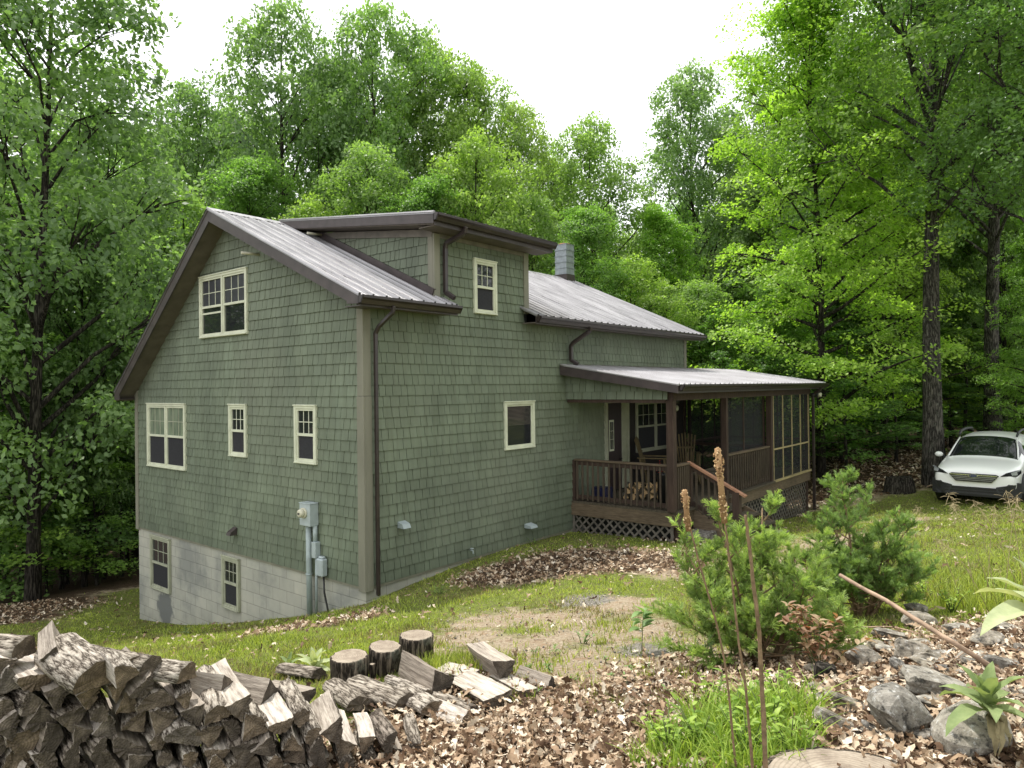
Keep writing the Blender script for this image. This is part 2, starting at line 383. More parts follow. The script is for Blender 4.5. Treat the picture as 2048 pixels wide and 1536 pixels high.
WIN = dict(A=(5.039, 6.596, 1.25, 2.47), B=(2.955, 3.5, 1.606, 2.47), Cc=(1.046, 1.595, 1.604, 2.47), U=(2.896, 4.458, 3.615, 4.694), D=(5.73, 6.542, -1.107, -.082), E=(3.255, 3.801, -.967, -.093),
           Fw=(2.938, 3.757, 1.635, 2.454), G=(2.21, 2.77, 3.892, 4.778))
def hole(w, s=.03): a0, a1, z0, z1 = WIN[w]; return (a0+s, a1-s, z0+s, z1-s)
siding('gable_wall', [(.107, 0), (7.05, 0), (7.05, zl(7.05)-.10), (yR, zR-.12), (.107, zr(.107)-.07)], [hole('A'), hole('B'), hole('Cc'), hole('U')], gmap, 1)
siding('eave_wall', [(.107, 0), (7.04, 0), (7.04, 3.825), (.107, 3.825)], [hole('Fw'), (6.13, 7.1, .5, 2.4)], emap, 2)
siding('eave_wall_upper', [(7.04, 2.95), (9.80, 2.95), (9.80, 3.825), (7.04, 3.825)], [], emap, 3)
siding('dormer_wall', [(1.45, 3.825), (3.52, 3.825), (3.52, 5.03), (1.45, 5.03)], [hole('G')], emap, 4)
siding('dormer_side_wall', [(.02, zr(0)+.10), (.02, 5.0), (3.0, 5.39), (3.0, zr(3.0)+.05)], [], lambda a, n, z: (1.36-n, a, z), 5)
siding('porch_gable_infill', [(-2.10, 2.46), (0, 2.46), (0, 3.02), (-2.10, 2.66)], [], lambda a, n, z: (4.78-n, a, z), 6, wmin=.12, wmax=.22)

# wall bodies behind the shingles
mb = MB()
mb.prism([(0, 0, 0), (0, HW, 0), (0, HW, zl(HW)-.08), (0, yR, zR-.1), (0, 0, 3.9)], (.12, 0, 0))
mb.box(.12, HL, 0, .12, 0, 3.84); mb.box(1.36, 3.61, 0, .12, 3.84, 5.08)
mb.box(.12, HL-.12, HW-.12, HW, 0, 2.75)
mb.prism([(HL-.12, 0.12, 0), (HL-.12, HW, 0), (HL-.12, HW, zl(HW)-.08), (HL-.12, yR, zR-.1), (HL-.12, .12, 3.9)], (.12, 0, 0))
mb.prism([(1.36, .12, 3.9), (1.36, .12, 5.05), (1.36, 3.3, 5.52)], (.06, 0, 0)); mb.prism([(3.55, .12, 3.9), (3.55, .12, 5.05), (3.55, 3.3, 5.52)], (.06, 0, 0))
mb.build('wall_sheathing', m_dark, house)
# block foundation
mb = MB(); mb.box(.012, .2, .2, HW-.01, -2.6, -.001); mb.box(.012, HL, .012, .2, -1.4, -.001); mb.box(.2, HL, HW-.2, HW-.012, -3, -.001); mb.box(HL-.2, HL-.01, .2, HW-.2, -3, -.001)
mb.build('foundation_wall', m_block, house)
mb = MB(); mb.box(-.012, .012, 0.0, HW, -.035, -.002); mb.box(.012, 4.9, -.012, .01, -.035, -.002); mb.build('sill_flashing', m_trim, house)

# corner boards
mb = MB()
for z0, z1, e in ((-.06, 2.60, .006), (2.603, 3.80, 0)):
    mb.box(-.030-e, .0, -.030-e, .105+e, z0, z1); mb.box(.0, .105+e, -.031-e, .0, z0, z1)
mb.build('corner_board', m_trim, house, bevel=.004)
mb = MB(); mb.box(-.03, 0, 7.04, HW+.03, -.05, 2.72); mb.build('corner_board', m_trim, house)
mb = MB(); mb.box(9.79, 9.91, -.035, 0, 3.0, 3.80); mb.build('corner_board', m_trim, house)
mb = MB(); mb.box(1.33, 1.45, -.035, .0, 4.03, 5.04); mb.box(1.325, 1.36, .0, .10, 4.06, 5.03); mb.build('dormer_trim', m_trim, house)
mb = MB(); mb.box(3.51, 3.635, -.035, .0, 3.98, 5.04); mb.box(3.61, 3.64, .0, .10, 4.05, 5.03); mb.build('dormer_trim', m_trim, house)
mb = MB(); mb.beam((1.335, .0, 5.04), (1.335, 3.1, 5.445), .035, .11); mb.box(1.45, 3.51, -.03, -.001, 4.98, 5.05); mb.build('frieze_board', m_soffit2, house)
mb = MB(); mb.beam((1.33, -.02, zr(0)+.06), (1.33, 3.3, zr(3.3)+.07), .05, .10); mb.build('step_flashing', m_brown, house)

# roof planes with ribs
def roof_sheet(name, x0, x1, yA, zA, yB, zB, mat, rib=.225, th=.02, parent=house, ribw=.026, ribh=.024, minor=True):
    mb = MB(); d = Vector((0, yB-yA, zB-zA)).normalized(); nrm = Vector((1, 0, 0)).cross(d)
    if nrm.z < 0: nrm = -nrm
    a, b = Vector((0, yA, zA)), Vector((0, yB, zB))
    mb.prism([(x0, yA, zA), (x1, yA, zA), (x1, yB, zB), (x0, yB, zB)], -nrm*th)
    x = x0+.012; k = 0
    while x < x1-.01:
        w, h = (ribw, ribh) if (k % 3 == 0 or not minor) else (ribw*.6, ribh*.45)
        pa = a+nrm*.001; pb = b+nrm*.001
        vs = [(x-w, pa.y, pa.z), (x-w*.45, pa.y+nrm.y*h, pa.z+nrm.z*h), (x+w*.45, pa.y+nrm.y*h, pa.z+nrm.z*h), (x+w, pa.y, pa.z)]
        vs += [(q[0], q[1]+pb.y-pa.y, q[2]+pb.z-pa.z) for q in vs]
        mb.add(vs, [(0, 1, 5, 4), (1, 2, 6, 5), (2, 3, 7, 6), (0, 3, 2, 1), (4, 5, 6, 7)])
        x += rib/3 if minor else rib; k += 1
    return mb, nrm
def rsheet(name, *a, **k):
    mb, n = roof_sheet(name, *a, **k); return mb.build(name, a[6], house)
xL, xRt = -.36, 10.22
mb1, _ = roof_sheet('roof', xL, 1.34, -.37, zr(-.37), yR, zR, m_roof)
mb2, _ = roof_sheet('roof', 1.34, 1.52, -.37, zr(-.37), 0.0, zr(0), m_roof)
mb3, _ = roof_sheet('roof', 3.64, xRt, -.37, zr(-.37), yR, zR, m_roof)
mb4, _ = roof_sheet('roof', 3.42, 3.63, -.37, zr(-.37), 0.0, zr(0), m_roof)
mb5, _ = roof_sheet('roof', xL, xRt, 7.33, zl(7.33), yR+.004, zR, m_roof)
m_ = MB()
for q in (mb1, mb2, mb3, mb4, mb5): m_.add(q.v, q.f)
m_.build('roof', m_roof, house)
mb = MB()
for xa, xb in ((xL, 1.5), (3.45, xRt)):
    x = xa+.012
    while x < xb: mb.box(x-.012, x+.012, -.385, -.368, zr(-.37)-.004, zr(-.37)+.024); x += .225
mb.build('rib_end_caps', m_dark, house)
mb, _ = roof_sheet('dormer_roof', 1.0, 3.92, -.37, 5.235, yR+.05, 5.745, m_roof); mb.build('dormer_roof', m_roof, house)
mb = MB()
for xa, xb in ((xL-.005, 1.3), (3.6, xRt+.005)):
    mb.prism([(xa, yR-.13, zr(yR-.13)+.018), (xa, yR, zR+.03), (xa, yR+.13, zl(yR+.13)+.018), (xa, yR, zR+.012)], (xb-xa, 0, 0))
mb.build('ridge_cap', m_roof, house)
# rake fascias
def fascia_pair(x, s):
    mb = MB(); t = .17
    mb.prism([(x, -.36, zr(-.36)-.022), (x, yR, zR-.022), (x, yR, zR-.022-t*1.05), (x, -.10, zr(-.10)-.022-t*.95), (x, -.10, zr(-.10)-.05-t), (x, -.36, zr(-.36)-.12)], (s*.025, 0, 0))
    mb.prism([(x, yR, zR-.024), (x, 7.33, zl(7.33)-.024), (x, 7.33, zl(7.33)-.15), (x, 7.12, zl(7.33)-.15), (x, 7.12, zl(7.12)-.024-t*1.15), (x, yR, zR-.024-t*1.15)], (s*.025, 0, 0))
    mb.build('rake_fascia', m_brown, house)
fascia_pair(-.345, 1); fascia_pair(xRt-.03, 1)
# soffits under the rakes and eaves
mb = MB()
for xa, xb in ((-.318, 0.0), (HL, xRt-.03)):
    mb.prism([(xa, -.34, zr(-.34)-.15), (xa, yR, zR-.19), (xa, yR, zR-.175), (xa, -.34, zr(-.34)-.135)], (xb-xa, 0, 0))
    mb.prism([(xa, yR, zR-.19), (xa, 7.31, zl(7.31)-.19), (xa, 7.31, zl(7.31)-.17), (xa, yR, zR-.17)], (xb-xa, 0, 0))
mb.box(.0, 1.5, -.345, -.037, 3.80, 3.815); mb.box(3.45, 10.19, -.345, -.037, 3.80, 3.815)
mb.box(1.05, 3.9, -.345, -.002, 5.055, 5.07); mb.prism([(1.02, -.34, 5.065), (1.02, 3.50, 5.57), (1.02, 3.50, 5.59), (1.02, -.34, 5.085)], (.36, 0, 0)); mb.prism([(3.6, -.34, 5.065), (3.6, 3.50, 5.57), (3.6, 3.50, 5.59), (3.6, -.34, 5.085)], (.30, 0, 0))
mb.build('soffit', m_soffit, house)
mb = MB(); mb.box(-.318, 0, 7.13, 7.31, 2.545, 2.56); mb.build('eave_return', m_brown, house)
mb = MB(); mb.box(-.318, 1.5, -.35, -.335, 3.78, 3.90); mb.build('eave_fascia', m_brown, house)
mb = MB(); mb.box(3.43, 10.19, -.35, -.335, 3.78, 3.90); mb.build('eave_fascia', m_brown, house)
mb = MB(); mb.box(-.318, -.0, -.33, -.04, 3.78, 3.795); mb.build('eave_return', m_brown, house)
mb = MB()
mb.prism([(1.0, -.36, 5.21), (1.0, yR, 5.72), (1.0, yR, 5.585), (1.0, -.36, 5.08)], (.025, 0, 0)); mb.prism([(3.9, -.36, 5.21), (3.9, 2.6, 5.60), (3.9, 2.6, 5.45), (3.9, -.36, 5.06)], (.02, 0, 0))
mb.box(1.026, 3.9, -.36, -.345, 5.055, 5.21); mb.build('dormer_fascia', m_brown, house)
# gutters: K profile with lip
def gutter(x0, x1, y, zt, name='gutter'):
    mb = MB(); P = [(y+.0, zt), (y, zt-.11), (y-.055, zt-.11), (y-.075, zt-.06), (y-.10, zt-.035), (y-.10, zt), (y-.09, zt), (y-.09, zt-.03), (y-.065, zt-.055), (y-.048, zt-.10), (y-.008, zt-.10), (y-.008, zt)]
    n = len(P); vs = [(x0, a, b) for a, b in P]+[(x1, a, b) for a, b in P]
    mb.add(vs, [(i, (i+1) % n, n+(i+1) % n, n+i) for i in range(n)]+[tuple(range(n)), tuple(range(2*n-1, n-1, -1))])
    for xx in (x0, x1-.004): mb.prism([(xx, y, zt), (xx, y, zt-.11), (xx, y-.055, zt-.11), (xx, y-.10, zt-.035), (xx, y-.10, zt)], (.004, 0, 0))
    return mb.build(name, m_gutter, house)
gutter(-.355, 1.50, -.352, 3.915); gutter(3.44, 10.19, -.352, 3.915); gutter(1.0, 3.93, -.362, 5.225)
def downspout(pts, w=.075, name='downspout', mat=None):
    mb = MB(); mb.tube(pts, w*.62, 4, sm=False) if 0 else None
    P = [Vector(p) for p in pts]
    for a, b in zip(P, P[1:]):
        d = (b-a).normalized(); mb.beam(a-d*.012, b+d*.012, w, w*.8, up=(1, 0, 0) if abs(d.x) < .9 else (0, 1, 0))
    return mb.build(name, mat or m_gutter, house, bevel=.012)
downspout([(.19, -.41, 3.80), (.19, -.40, 3.73), (.165, -.13, 3.55), (.15, -.082, 3.46), (.15, -.082, -.12)], .060)
downspout([(1.62, -.41, 5.11), (1.62, -.39, 5.03), (1.52, -.10, 4.90), (1.52, -.08, 4.82), (1.52, -.08, 4.16), (1.56, -.22, 4.06)])
downspout([(5.02, -.41, 3.80), (5.02, -.40, 3.74), (4.86, -.12, 3.52), (4.85, -.085, 3.46), (4.85, -.085, 3.20), (4.90, -.2, 3.12)])
# chimney
mb = MB(); cx_, cy_ = 9.85, 3.53
for k in range(5): e = .19-.004*(k % 2); mb.box(cx_-e, cx_+e, cy_-e, cy_+e, 5.80+k*.165, 5.80+(k+1)*.165-.01)
for k in range(6): e = .206; mb.box(cx_-e, cx_+e, cy_-e, cy_+e, 5.79+k*.165, 5.80+k*.165)
ch = mb.build('chimney', m_chim, house)
mb = MB(); mb.box(cx_-.2, cx_+.2, cy_-.2, cy_+.2, 5.45, 5.79); mb.build('flashing', m_brown, ch)
mb = MB(); mb.tube([(cx_, cy_, 6.61), (cx_, cy_, 6.65)], .16, 12); mb.build('flue', m_clay, ch)

# ------------------------------------------------------------------ windows
def window(w, plane, paired=False, style='dh', blind=False, tan=False, base=0.0, single=False, openlow=False):
    a0, a1, z0, z1 = WIN[w] if isinstance(w, str) else w
    fm = (lambda a, n, z: (-n-base, a, z)) if plane == 'x' else (lambda a, n, z: (a, -n-base, z))
    def bx(mb, A0, A1, n0, n1, Z0, Z1):
        p, q = fm(A0, n0, Z0), fm(A1, n1, Z1); mb.box(p[0], q[0], p[1], q[1], p[2], q[2])
    cm = m_cream_dull if tan else m_cream
    tw = .052
    fr = MB()
    bx(fr, a0, a0+tw, 0, .05, z0, z1); bx(fr, a1-tw, a1, 0, .05, z0, z1); bx(fr, a0+tw, a1-tw, 0, .049, z1-tw, z1); bx(fr, a0+tw, a1-tw, 0, .052, z0, z0+tw*.9)
    bx(fr, a0-.008, a1+.008, .02, .062, z1-.012, z1+.01); bx(fr, a0+.01, a1-.01, .052, .066, z0+.004, z0+.022)
    win = fr.build('window', cm, house, bevel=.004)
    ia0, ia1, iz0, iz1 = a0+tw, a1-tw, z0+tw*.9, z1-tw
    units = [(ia0, ia1)]
    if paired: mid = (ia0+ia1)/2; units = [(ia0, mid-.022), (mid+.022, ia1)]; m2 = MB(); bx(m2, mid-.022, mid+.022, 0, .046, iz0, iz1); m2.build('mullion', cm, win)
    for ui, (u0, u1) in enumerate(units):
        s = .03; mz = iz0+(iz1-iz0)*.5
        sb = MB()
        if single:
            bx(sb, u0, u1, 0, .028, iz0, iz0+s); bx(sb, u0, u1, 0, .028, iz1-s, iz1); bx(sb, u0, u0+s, 0, .027, iz0, iz1); bx(sb, u1-s, u1, 0, .027, iz0, iz1); mz = iz0
        else:
            bx(sb, u0, u0+s, 0, .034, iz0, iz1); bx(sb, u1-s, u1, 0, .034, iz0, iz1); bx(sb, u0+s, u1-s, 0, .036, iz1-s, iz1); bx(sb, u0+s, u1-s, 0, .033, iz0, iz0+s)
            bx(sb, u0+s, u1-s, 0, .04, mz-.02, mz+.02)
            if openlow and ui == (1 if plane == 'x' else 0):
                mo = mz-.11; bx(sb, u0+s, u1-s, 0, .024, mo-.015, mo+.015)
        sb.build('sash', cm, win)
        p = MB(); bx(p, u0+s*.5, u1-s*.5, .002, .012, mz, iz1-s*.5); p.build('pane', m_glass_b if blind else (m_wscreen2 if w == 'U' else m_glass), win)
        if not single:
            p = MB(); bx(p, u0+s*.5, u1-s*.5, .002, .0115, iz0+s*.5, mz)
            p.build('pane', m_glass if w == 'U' else m_wscreen, win)
            g = MB(); A0, A1, Z0, Z1 = u0+s, u1-s, mz+.02, iz1-s; gw = .006
            for i in (1, 2): c = A0+(A1-A0)*i/3; bx(g, c-gw, c+gw, .012, .018, Z0, Z1)
            c = (Z0+Z1)/2; bx(g, A0, A1, .012, .0175, c-gw, c+gw); g.build('muntin_grid', m_cream_dull if blind else cm, win)
    return win
tag(window('A', 'x', True, blind=True), 'paired window with pale blinds in its upper sashes')
window('B', 'x'); window('Cc', 'x'); window('U', 'x', True, openlow=True); window('D', 'x', tan=True, base=-.012); window('E', 'x', tan=True, base=-.012)
window('Fw', 'y', single=True); window('G', 'y')
# blinds slats visible in the square window
mb = MB()
for k in range(15): z = 2.36-k*.022; mb.box(3.04, 3.66, -.0135, -.0125, z, z+.006)
mb.build('blind_slats', m_soffit, house)

# ------------------------------------------------------------------ meter, conduits, vents
mt = empty('electric_meter', (0, 0, 0)); mt.parent = house
mb = MB(); mb.box(-.17, -.02, 1.03, 1.285, .73, 1.05); mb.box(-.18, -.02, 1.02, 1.295, 1.05, 1.062); mb.build('meter_box', m_metal, mt, bevel=.008)
mb = MB(); mb.tube([(-.17, 1.165, .92), (-.20, 1.165, .92)], .075, 20); mb.tube([(-.20, 1.165, .92), (-.25, 1.165, .92), (-.265, 1.165, .92)], [.062, .058, .04], 20); mb.build('meter_dial', m_white, mt)
mb = MB(); mb.box(-.267, -.264, 1.14, 1.19, .905, .93); mb.build('dial_face', m_black, mt)
mb = MB(); mb.tube([(-.075, 1.20, .73), (-.075, 1.20, .2), (-.075, 1.19, -.62)], .042, 12); mb.tube([(-.075, 1.20, .02), (-.075, 1.20, .0)], .05, 12); mb.build('conduit', m_pipe, mt)
mb = MB(); mb.tube([(-.06, 1.06, .73), (-.06, 1.06, .48)], .034, 10); mb.tube([(-.05, 1.05, .30), (-.05, 1.06, -.55)], .018, 10); mb.build('conduit', m_pipe, mt)
mb = MB(); mb.box(-.11, -.02, .99, 1.09, .27, .50); mb.build('junction_box', m_metal, mt, bevel=.006)
mb = MB(); mb.box(-.12, -.02, .82, .97, .03, .28); mb.box(-.10, -.03, .84, .95, .28, .31); mb.build('junction_box', m_metal, mt, bevel=.03)
mb = MB(); mb.tube([(-.05, .88, .02), (-.07, .84, -.2), (-.06, .78, -.42), (-.07, .74, -.5)], .014, 8); mb.build('cable', m_black, mt)
mb = MB(); mb.prism([(-.02, 3.30, .31), (-.15, 3.30, .31), (-.13, 3.30, .36), (-.02, 3.30, .43)], (0, .12, 0)); mb.build('dryer_vent', m_brown, house)
mb = MB(); mb.prism([(.56, -.02, .72), (.56, -.15, .72), (.56, -.12, .78), (.56, -.02, .81)], (.14, 0, 0)); mb.build('wall_vent', m_pipe, house)
mb = MB(); mb.prism([(3.45, -.02, .25), (3.45, -.17, .25), (3.45, -.15, .29), (3.45, -.02, .32)], (.19, 0, 0)); mb.build('wall_vent', m_pipe, house)
mb = MB(); mb.tube([(.02, 2.55, 4.86), (-.28, 2.62, 4.86)], .022, 10); mb.build('roof_pipe', m_white, house)
mb = MB(); mb.tube([(1.36, 2.75, 5.42), (1.02, 2.75, 5.40)], .022, 10); mb.build('roof_pipe', m_white, house)
mb = MB(); mb.tube([(2.05, -.03, .14), (2.05, -.09, .13), (2.05, -.10, .08)], .012, 8); mb.tube([(2.05, -.07, .16), (2.05, -.07, .165)], .03, 8); mb.build('hose_bib', m_metal, house)

# ------------------------------------------------------------------ porch
def zp(y): return 3.11+y*(3.11-2.715)/2.42
PX0, PX1 = 4.56, 13.05
mb, _ = roof_sheet('porch_roof', PX0, PX1, -2.42, zp(-2.42), -.03, zp(-.03), m_proof, rib=.21); mb.build('porch_roof', m_proof, house)
mb = MB(); mb.prism([(PX0, -2.40, zp(-2.4)-.02), (PX0, -.03, zp(0)-.02), (PX0, -.03, zp(0)-.19), (PX0, -2.40, zp(-2.4)-.15)], (.03, 0, 0))
mb.prism([(PX1-.05, -2.40, zp(-2.4)-.02), (PX1-.05, -.03, zp(0)-.02), (PX1-.05, -.03, zp(0)-.19), (PX1-.05, -2.40, zp(-2.4)-.15)], (.03, 0, 0))
mb.box(PX0+.03, PX1-.05, -2.40, -2.375, zp(-2.4)-.15, zp(-2.4)-.022); mb.build('porch_fascia', m_brown, house)
gutter(PX0+.05, PX1, -2.402, zp(-2.42)-.0, 'porch_gutter')
mb = MB(); mb.prism([(PX0+.03, -2.37, zp(-2.37)-.14), (PX0+.03, -.13, zp(-.1)-.18), (PX0+.03, -.13, zp(-.1)-.165), (PX0+.03, -2.37, zp(-2.37)-.125)], (PX1-PX0-.1, 0, 0)); mb.build('porch_ceiling', m_brownwall, house)
mb = MB(); mb.box(4.82, 12.45, -2.19, -2.07, 2.44, 2.575); mb.box(4.785, 4.86, -2.06, -.03, 2.40, 2.46); mb.box(12.33, 12.45, -2.06, 0.0, 2.44, 2.72); mb.box(9.95, 12.33, -.06, .06, 2.52, 2.90); mb.build('porch_beam', m_post, house)
# brown wall behind porch, door, window
mb = MB(); mb.box(7.04, 9.88, -.02, -.002, .55, 2.95); mb.build('porch_back_wall', m_brownwall, house)
door = MB(); door.box(6.19, 6.76, -.03, -.005, .56, 2.35); door = door.build('door', m_door, house)
mb = MB(); mb.box(6.11, 6.19, -.06, -.003, .56, 2.42); mb.box(6.19, 7.04, -.06, -.003, 2.35, 2.42); mb.box(6.76, 6.99, -.05, -.003, .56, 2.35); mb.box(6.99, 7.04, -.065, -.003, .56, 2.35); mb.build('door_frame', m_cream_dull, door)
mb = MB(); mb.box(6.27, 6.45, -.036, -.031, 1.36, 2.0); mb.build('door_lite', m_cream, door)
mb = MB(); mb.box(6.30, 6.42, -.039, -.0365, 1.40, 1.96); mb.build('pane', m_glass, door)
mb = MB(); mb.box(6.355, 6.363, -.043, -.0392, 1.40, 1.96); mb.box(6.30, 6.42, -.042, -.0392, 1.6, 1.607); mb.box(6.30, 6.42, -.042, -.0392, 1.77, 1.777); mb.build('muntin_grid', m_cream, door)
mb = MB(); mb.tube([(6.70, -.03, 1.18), (6.70, -.07, 1.18)], .02, 8); mb.tube([(6.70, -.07, 1.18), (6.62, -.07, 1.17)], .01, 6); mb.build('handle', m_black, door)
window((7.36, 9.15, 1.24, 2.37), 'y', True, tan=True, base=.02)
# deck
DZ = .534
mb = MB(); y = -.02; rg = random.Random(3)
while y > -2.1: mb.box(4.90, 12.42, y-.132, y, DZ-.035, DZ+rg.uniform(-.002, .002)); y -= .138
mb.box(4.87, 12.45, -2.20, -2.12, DZ-.035, DZ+.004); mb.build('deck_floor', m_deckx, house)
mb = MB(); mb.box(4.90, 4.94, -2.13, 0, .27, DZ-.036); mb.box(4.90, 12.42, -2.175, -2.135, .27, DZ-.036); mb.box(12.38, 12.42, -2.13, 0, .27, DZ-.036); mb.build('deck_rim', m_decky, house)
for (x, y, w) in ((4.87, -2.12, .13), (7.16, -2.12, .10), (9.66, -2.12, .12), (12.37, -2.12, .11), (12.37, -.06, .12), (9.95, -.07, .07)):
    mb = MB(); mb.box(x-w/2, x+w/2, y-w/2, y+w/2, DZ+.005, 2.44 if y < -1 else 2.52); mb.build('porch_post', m_post, house, bevel=.004)
for x in (5.1, 7.3, 9.66, 12.3):
    mb = MB(); mb.box(x-.06, x+.06, -2.13, -2.02, -.8, .268); mb.build('pier_post', m_post, house)
def railing(p0, p1, n, top=.775, bot=.08, newels=(), name='railing'):
    p0 = Vector(p0); p1 = Vector(p1); d = p1-p0; L = Vector((d.x, d.y, 0)).length; 
    mb = MB(); mb.beam(p0+Vector((0, 0, top)), p1+Vector((0, 0, top)), .10, .035); r = mb.build(name, m_decky, house, bevel=.004)
    mb = MB(); mb.beam(p0+Vector((0, 0, top-.06)), p1+Vector((0, 0, top-.06)), .035, .075); mb.beam(p0+Vector((0, 0, bot)), p1+Vector((0, 0, bot)), .035, .07); mb.build('rail_board', m_post, r)
    for k in range(n):
        q = p0+d*((k+.5)/n); side = Vector((0, -.027, 0)) if abs(d.x) > abs(d.y) else Vector((-.027, 0, 0))
        mb = MB(); q = q+side; mb.box(q.x-.015, q.x+.015, q.y-.015, q.y+.015, q.z+bot-.06, q.z+top-.03); mb.build('baluster', m_deck, r)
    return r
railing((4.99, -.06, DZ), (4.99, -2.03, DZ), 17)
railing((4.94, -2.10, DZ), (5.53, -2.10, DZ), 7)
railing((7.21, -2.10, DZ), (9.60, -2.10, DZ), 19)
for x, y, z0, z1 in ((5.6, -2.10, DZ+.005, 1.30), (4.99, -.035, DZ+.005, 1.30)):
    mb = MB(); mb.box(x-.045, x+.045, y-.03 if y > -1 else y-.045, y+.03 if y > -1 else y+.045, z0, z1); mb.build('newel', m_post, house)
# stairs
st = empty('stairs'); st.parent = house
mb = MB()
for (yy, zz) in ((-2.36, .40), (-2.64, .27), (-2.92, .14)): mb.box(5.58, 7.15, yy-.14, yy+.14, zz-.04, zz)
mb.build('tread', m_deckx, st)
for x in (5.56, 7.17):
    mb = MB(); mb.prism([(x, -2.18, .50), (x, -2.18, .18), (x, -2.75, -.12), (x, -3.12, -.12), (x, -3.12, .09)], (.04, 0, 0)); mb.build('stringer', m_decky, st)
mb = MB(); mb.beam((5.6, -2.07, 1.325), (5.6, -3.12, .80), .10, .035); mb.build('handrail', m_rail_new, st)
mb = MB(); mb.beam((5.6, -2.15, 1.22), (5.6, -2.92, .835), .035, .07); mb.beam((5.6, -2.15, .60), (5.6, -2.92, .19), .035, .07); mb.build('rail_board', m_post, st)
mb = MB(); mb.box(5.54, 5.66, -3.02, -2.90, -.1, .86); mb.build('newel', m_post, st)
for k in range(6):
    y = -2.24-k*.115; mb = MB(); mb.box(5.56, 5.59, y-.016, y+.016, .52+(y+2.15)*.52, 1.22+(y+2.15)*.5); mb.build('baluster', m_deck, st)
for (x0, x1, y0, y1, z) in ((5.7, 6.6, -3.35, -3.0, .16), (5.5, 6.9, -3.65, -3.3, .09)):
    pass
# lattice skirts
def lattice(plane, c, a0, a1, z0f, z1, sp=.17, w=.036):
    mb = MB(); H = z1-z0f(a0) if callable(z0f) else z1-z0f
    zlo = min(z0f(a0), z0f(a1)); reg = [(a0, z0f(a0)), (a1, z0f(a1)), (a1, z1), (a0, z1)]; hs = halfplanes(reg)
    for s in (1, -1):
        k = -30
        while k*sp < (a1-a0)+6:
            o = a0-3+k*sp; HH = 3.0
            pl = [(o, zlo-.2), (o+w*1.4, zlo-.2), (o+w*1.4+s*HH, zlo-.2+HH), (o+s*HH, zlo-.2+HH)]
            for h in hs:
                pl = clip(pl, h)
                if len(pl) < 3: break
            if len(pl) >= 3:
                off = .0 if s > 0 else .009
                P = [(c-off, a, z) if plane == 'x' else (a, c-off, z) for a, z in pl]
                mb.prism(P, (-.008, 0, 0) if plane == 'x' else (0, -.008, 0))
            k += 1
    P = [(a0, z0f(a0)), (a0+.05, z0f(a0)), (a0+.05, z1), (a0, z1)]; Q = [(a1-.05, z0f(a1)), (a1, z0f(a1)), (a1, z1), (a1-.05, z1)]
    for pl in (P, Q):
        mb.prism([(c-.018, a, z) if plane == 'x' else (a, c-.018, z) for a, z in pl], (-.01, 0, 0) if plane == 'x' else (0, -.01, 0))
    return mb.build('lattice_skirt', m_lattice, house)
lattice('x', 4.96, -2.10, -.02, lambda a: h1(4.95, a)-.05, .268)
lattice('y', -2.10, 7.3, 12.32, lambda a: h1(a, -2.15)-.05, .268)
mb = MB(); mb.box(5.2, 12.0, -1.7, -.3, -1.2, .2); mb.build('under_deck_shade', m_dark, house)  # solid dark box standing in for the shade under the deck
# screens
def screen_panel(plane, c, a0, a1, z0, z1, nv, zm, mat, sw=.028, pw=.02):
    mb = MB(); f = (lambda a, n, z: (c-n, a, z)) if plane == 'x' else (lambda a, n, z: (a, c-n, z))
    def bx(A0, A1, Z0, Z1, n1=pw): p, q = f(A0, 0, Z0), f(A1, n1, Z1); mb.box(p[0], q[0], p[1], q[1], p[2], q[2])
    for i in range(nv+1): a = a0+(a1-a0)*i/nv; bx(a-sw/2, a+sw/2, z0, z1)
    bx(a0, a1, zm-sw*.6, zm+sw*.6, pw+.004)
    if mat is m_stripwood: bx(a0-.02, a1+.05, z0-.04, z0, .06)
    fr = mb.build('screen_frame', mat, house)
    mb = MB(); mb.add([f(a0, .001, z0), f(a1, .001, z0), f(a1, .001, z1), f(a0, .001, z1)], [(0, 1, 2, 3)]); mb.build('screen_mesh', m_scr, fr)
screen_panel('y', -2.165, 9.74, 12.30, DZ+.01, 2.44, 4, 1.235, m_stripwood)
screen_panel('y', -2.0, 7.24, 9.58, DZ+.01, 2.44, 2, 1.30, m_post, .035)
screen_panel('x', 9.70, -1.98, -.06, DZ+.01, 2.44, 2, 1.30, m_post, .05)
screen_panel('x', 12.36, -2.02, -.14, DZ+.01, 2.44, 3, 1.30, m_post, .04)
screen_panel('y', -.02, 10.0, 12.30, DZ+.01, 2.52, 3, 1.30, m_post, .05)
# porch electrics
mb = MB(); mb.tube([(6.9, -1.2, 2.62), (6.9, -1.2, 2.42)], .012, 6); mb.tube([(6.9, -1.2, 2.42), (6.9, -1.2, 2.40), (6.9, -1.2, 2.32), (6.9, -1.2, 2.30)], [.05, .10, .07, .03], 10); ln = mb.build('hanging_lantern', m_black, house)
mb = MB(); mb.tube([(6.9, -1.2, 2.30), (6.9, -1.2, 2.26), (6.9, -1.2, 2.20), (6.9, -1.2, 2.17)], [.05, .07, .06, .02], 10); mb.build('globe', m_cream_dull, ln)
mb = MB(); mb.tube([(12.45, -2.2, 2.42), (12.60, -2.32, 2.40)], [.05, .065], 12); fl = mb.build('floodlight', m_black, house)
mb = MB(); mb.tube([(12.60, -2.32, 2.40), (12.57, -2.34, 2.40)], .055, 12); mb.tube([(12.5, -2.38, 2.42), (12.5, -2.44, 2.42)], [.055, .05], 14); mb.build('lens', m_white, fl)
downspout([(12.52, -2.45, 2.62), (12.50, -2.40, 2.55), (12.50, -2.24, 2.42), (12.50, -2.24, -.5)], .07)

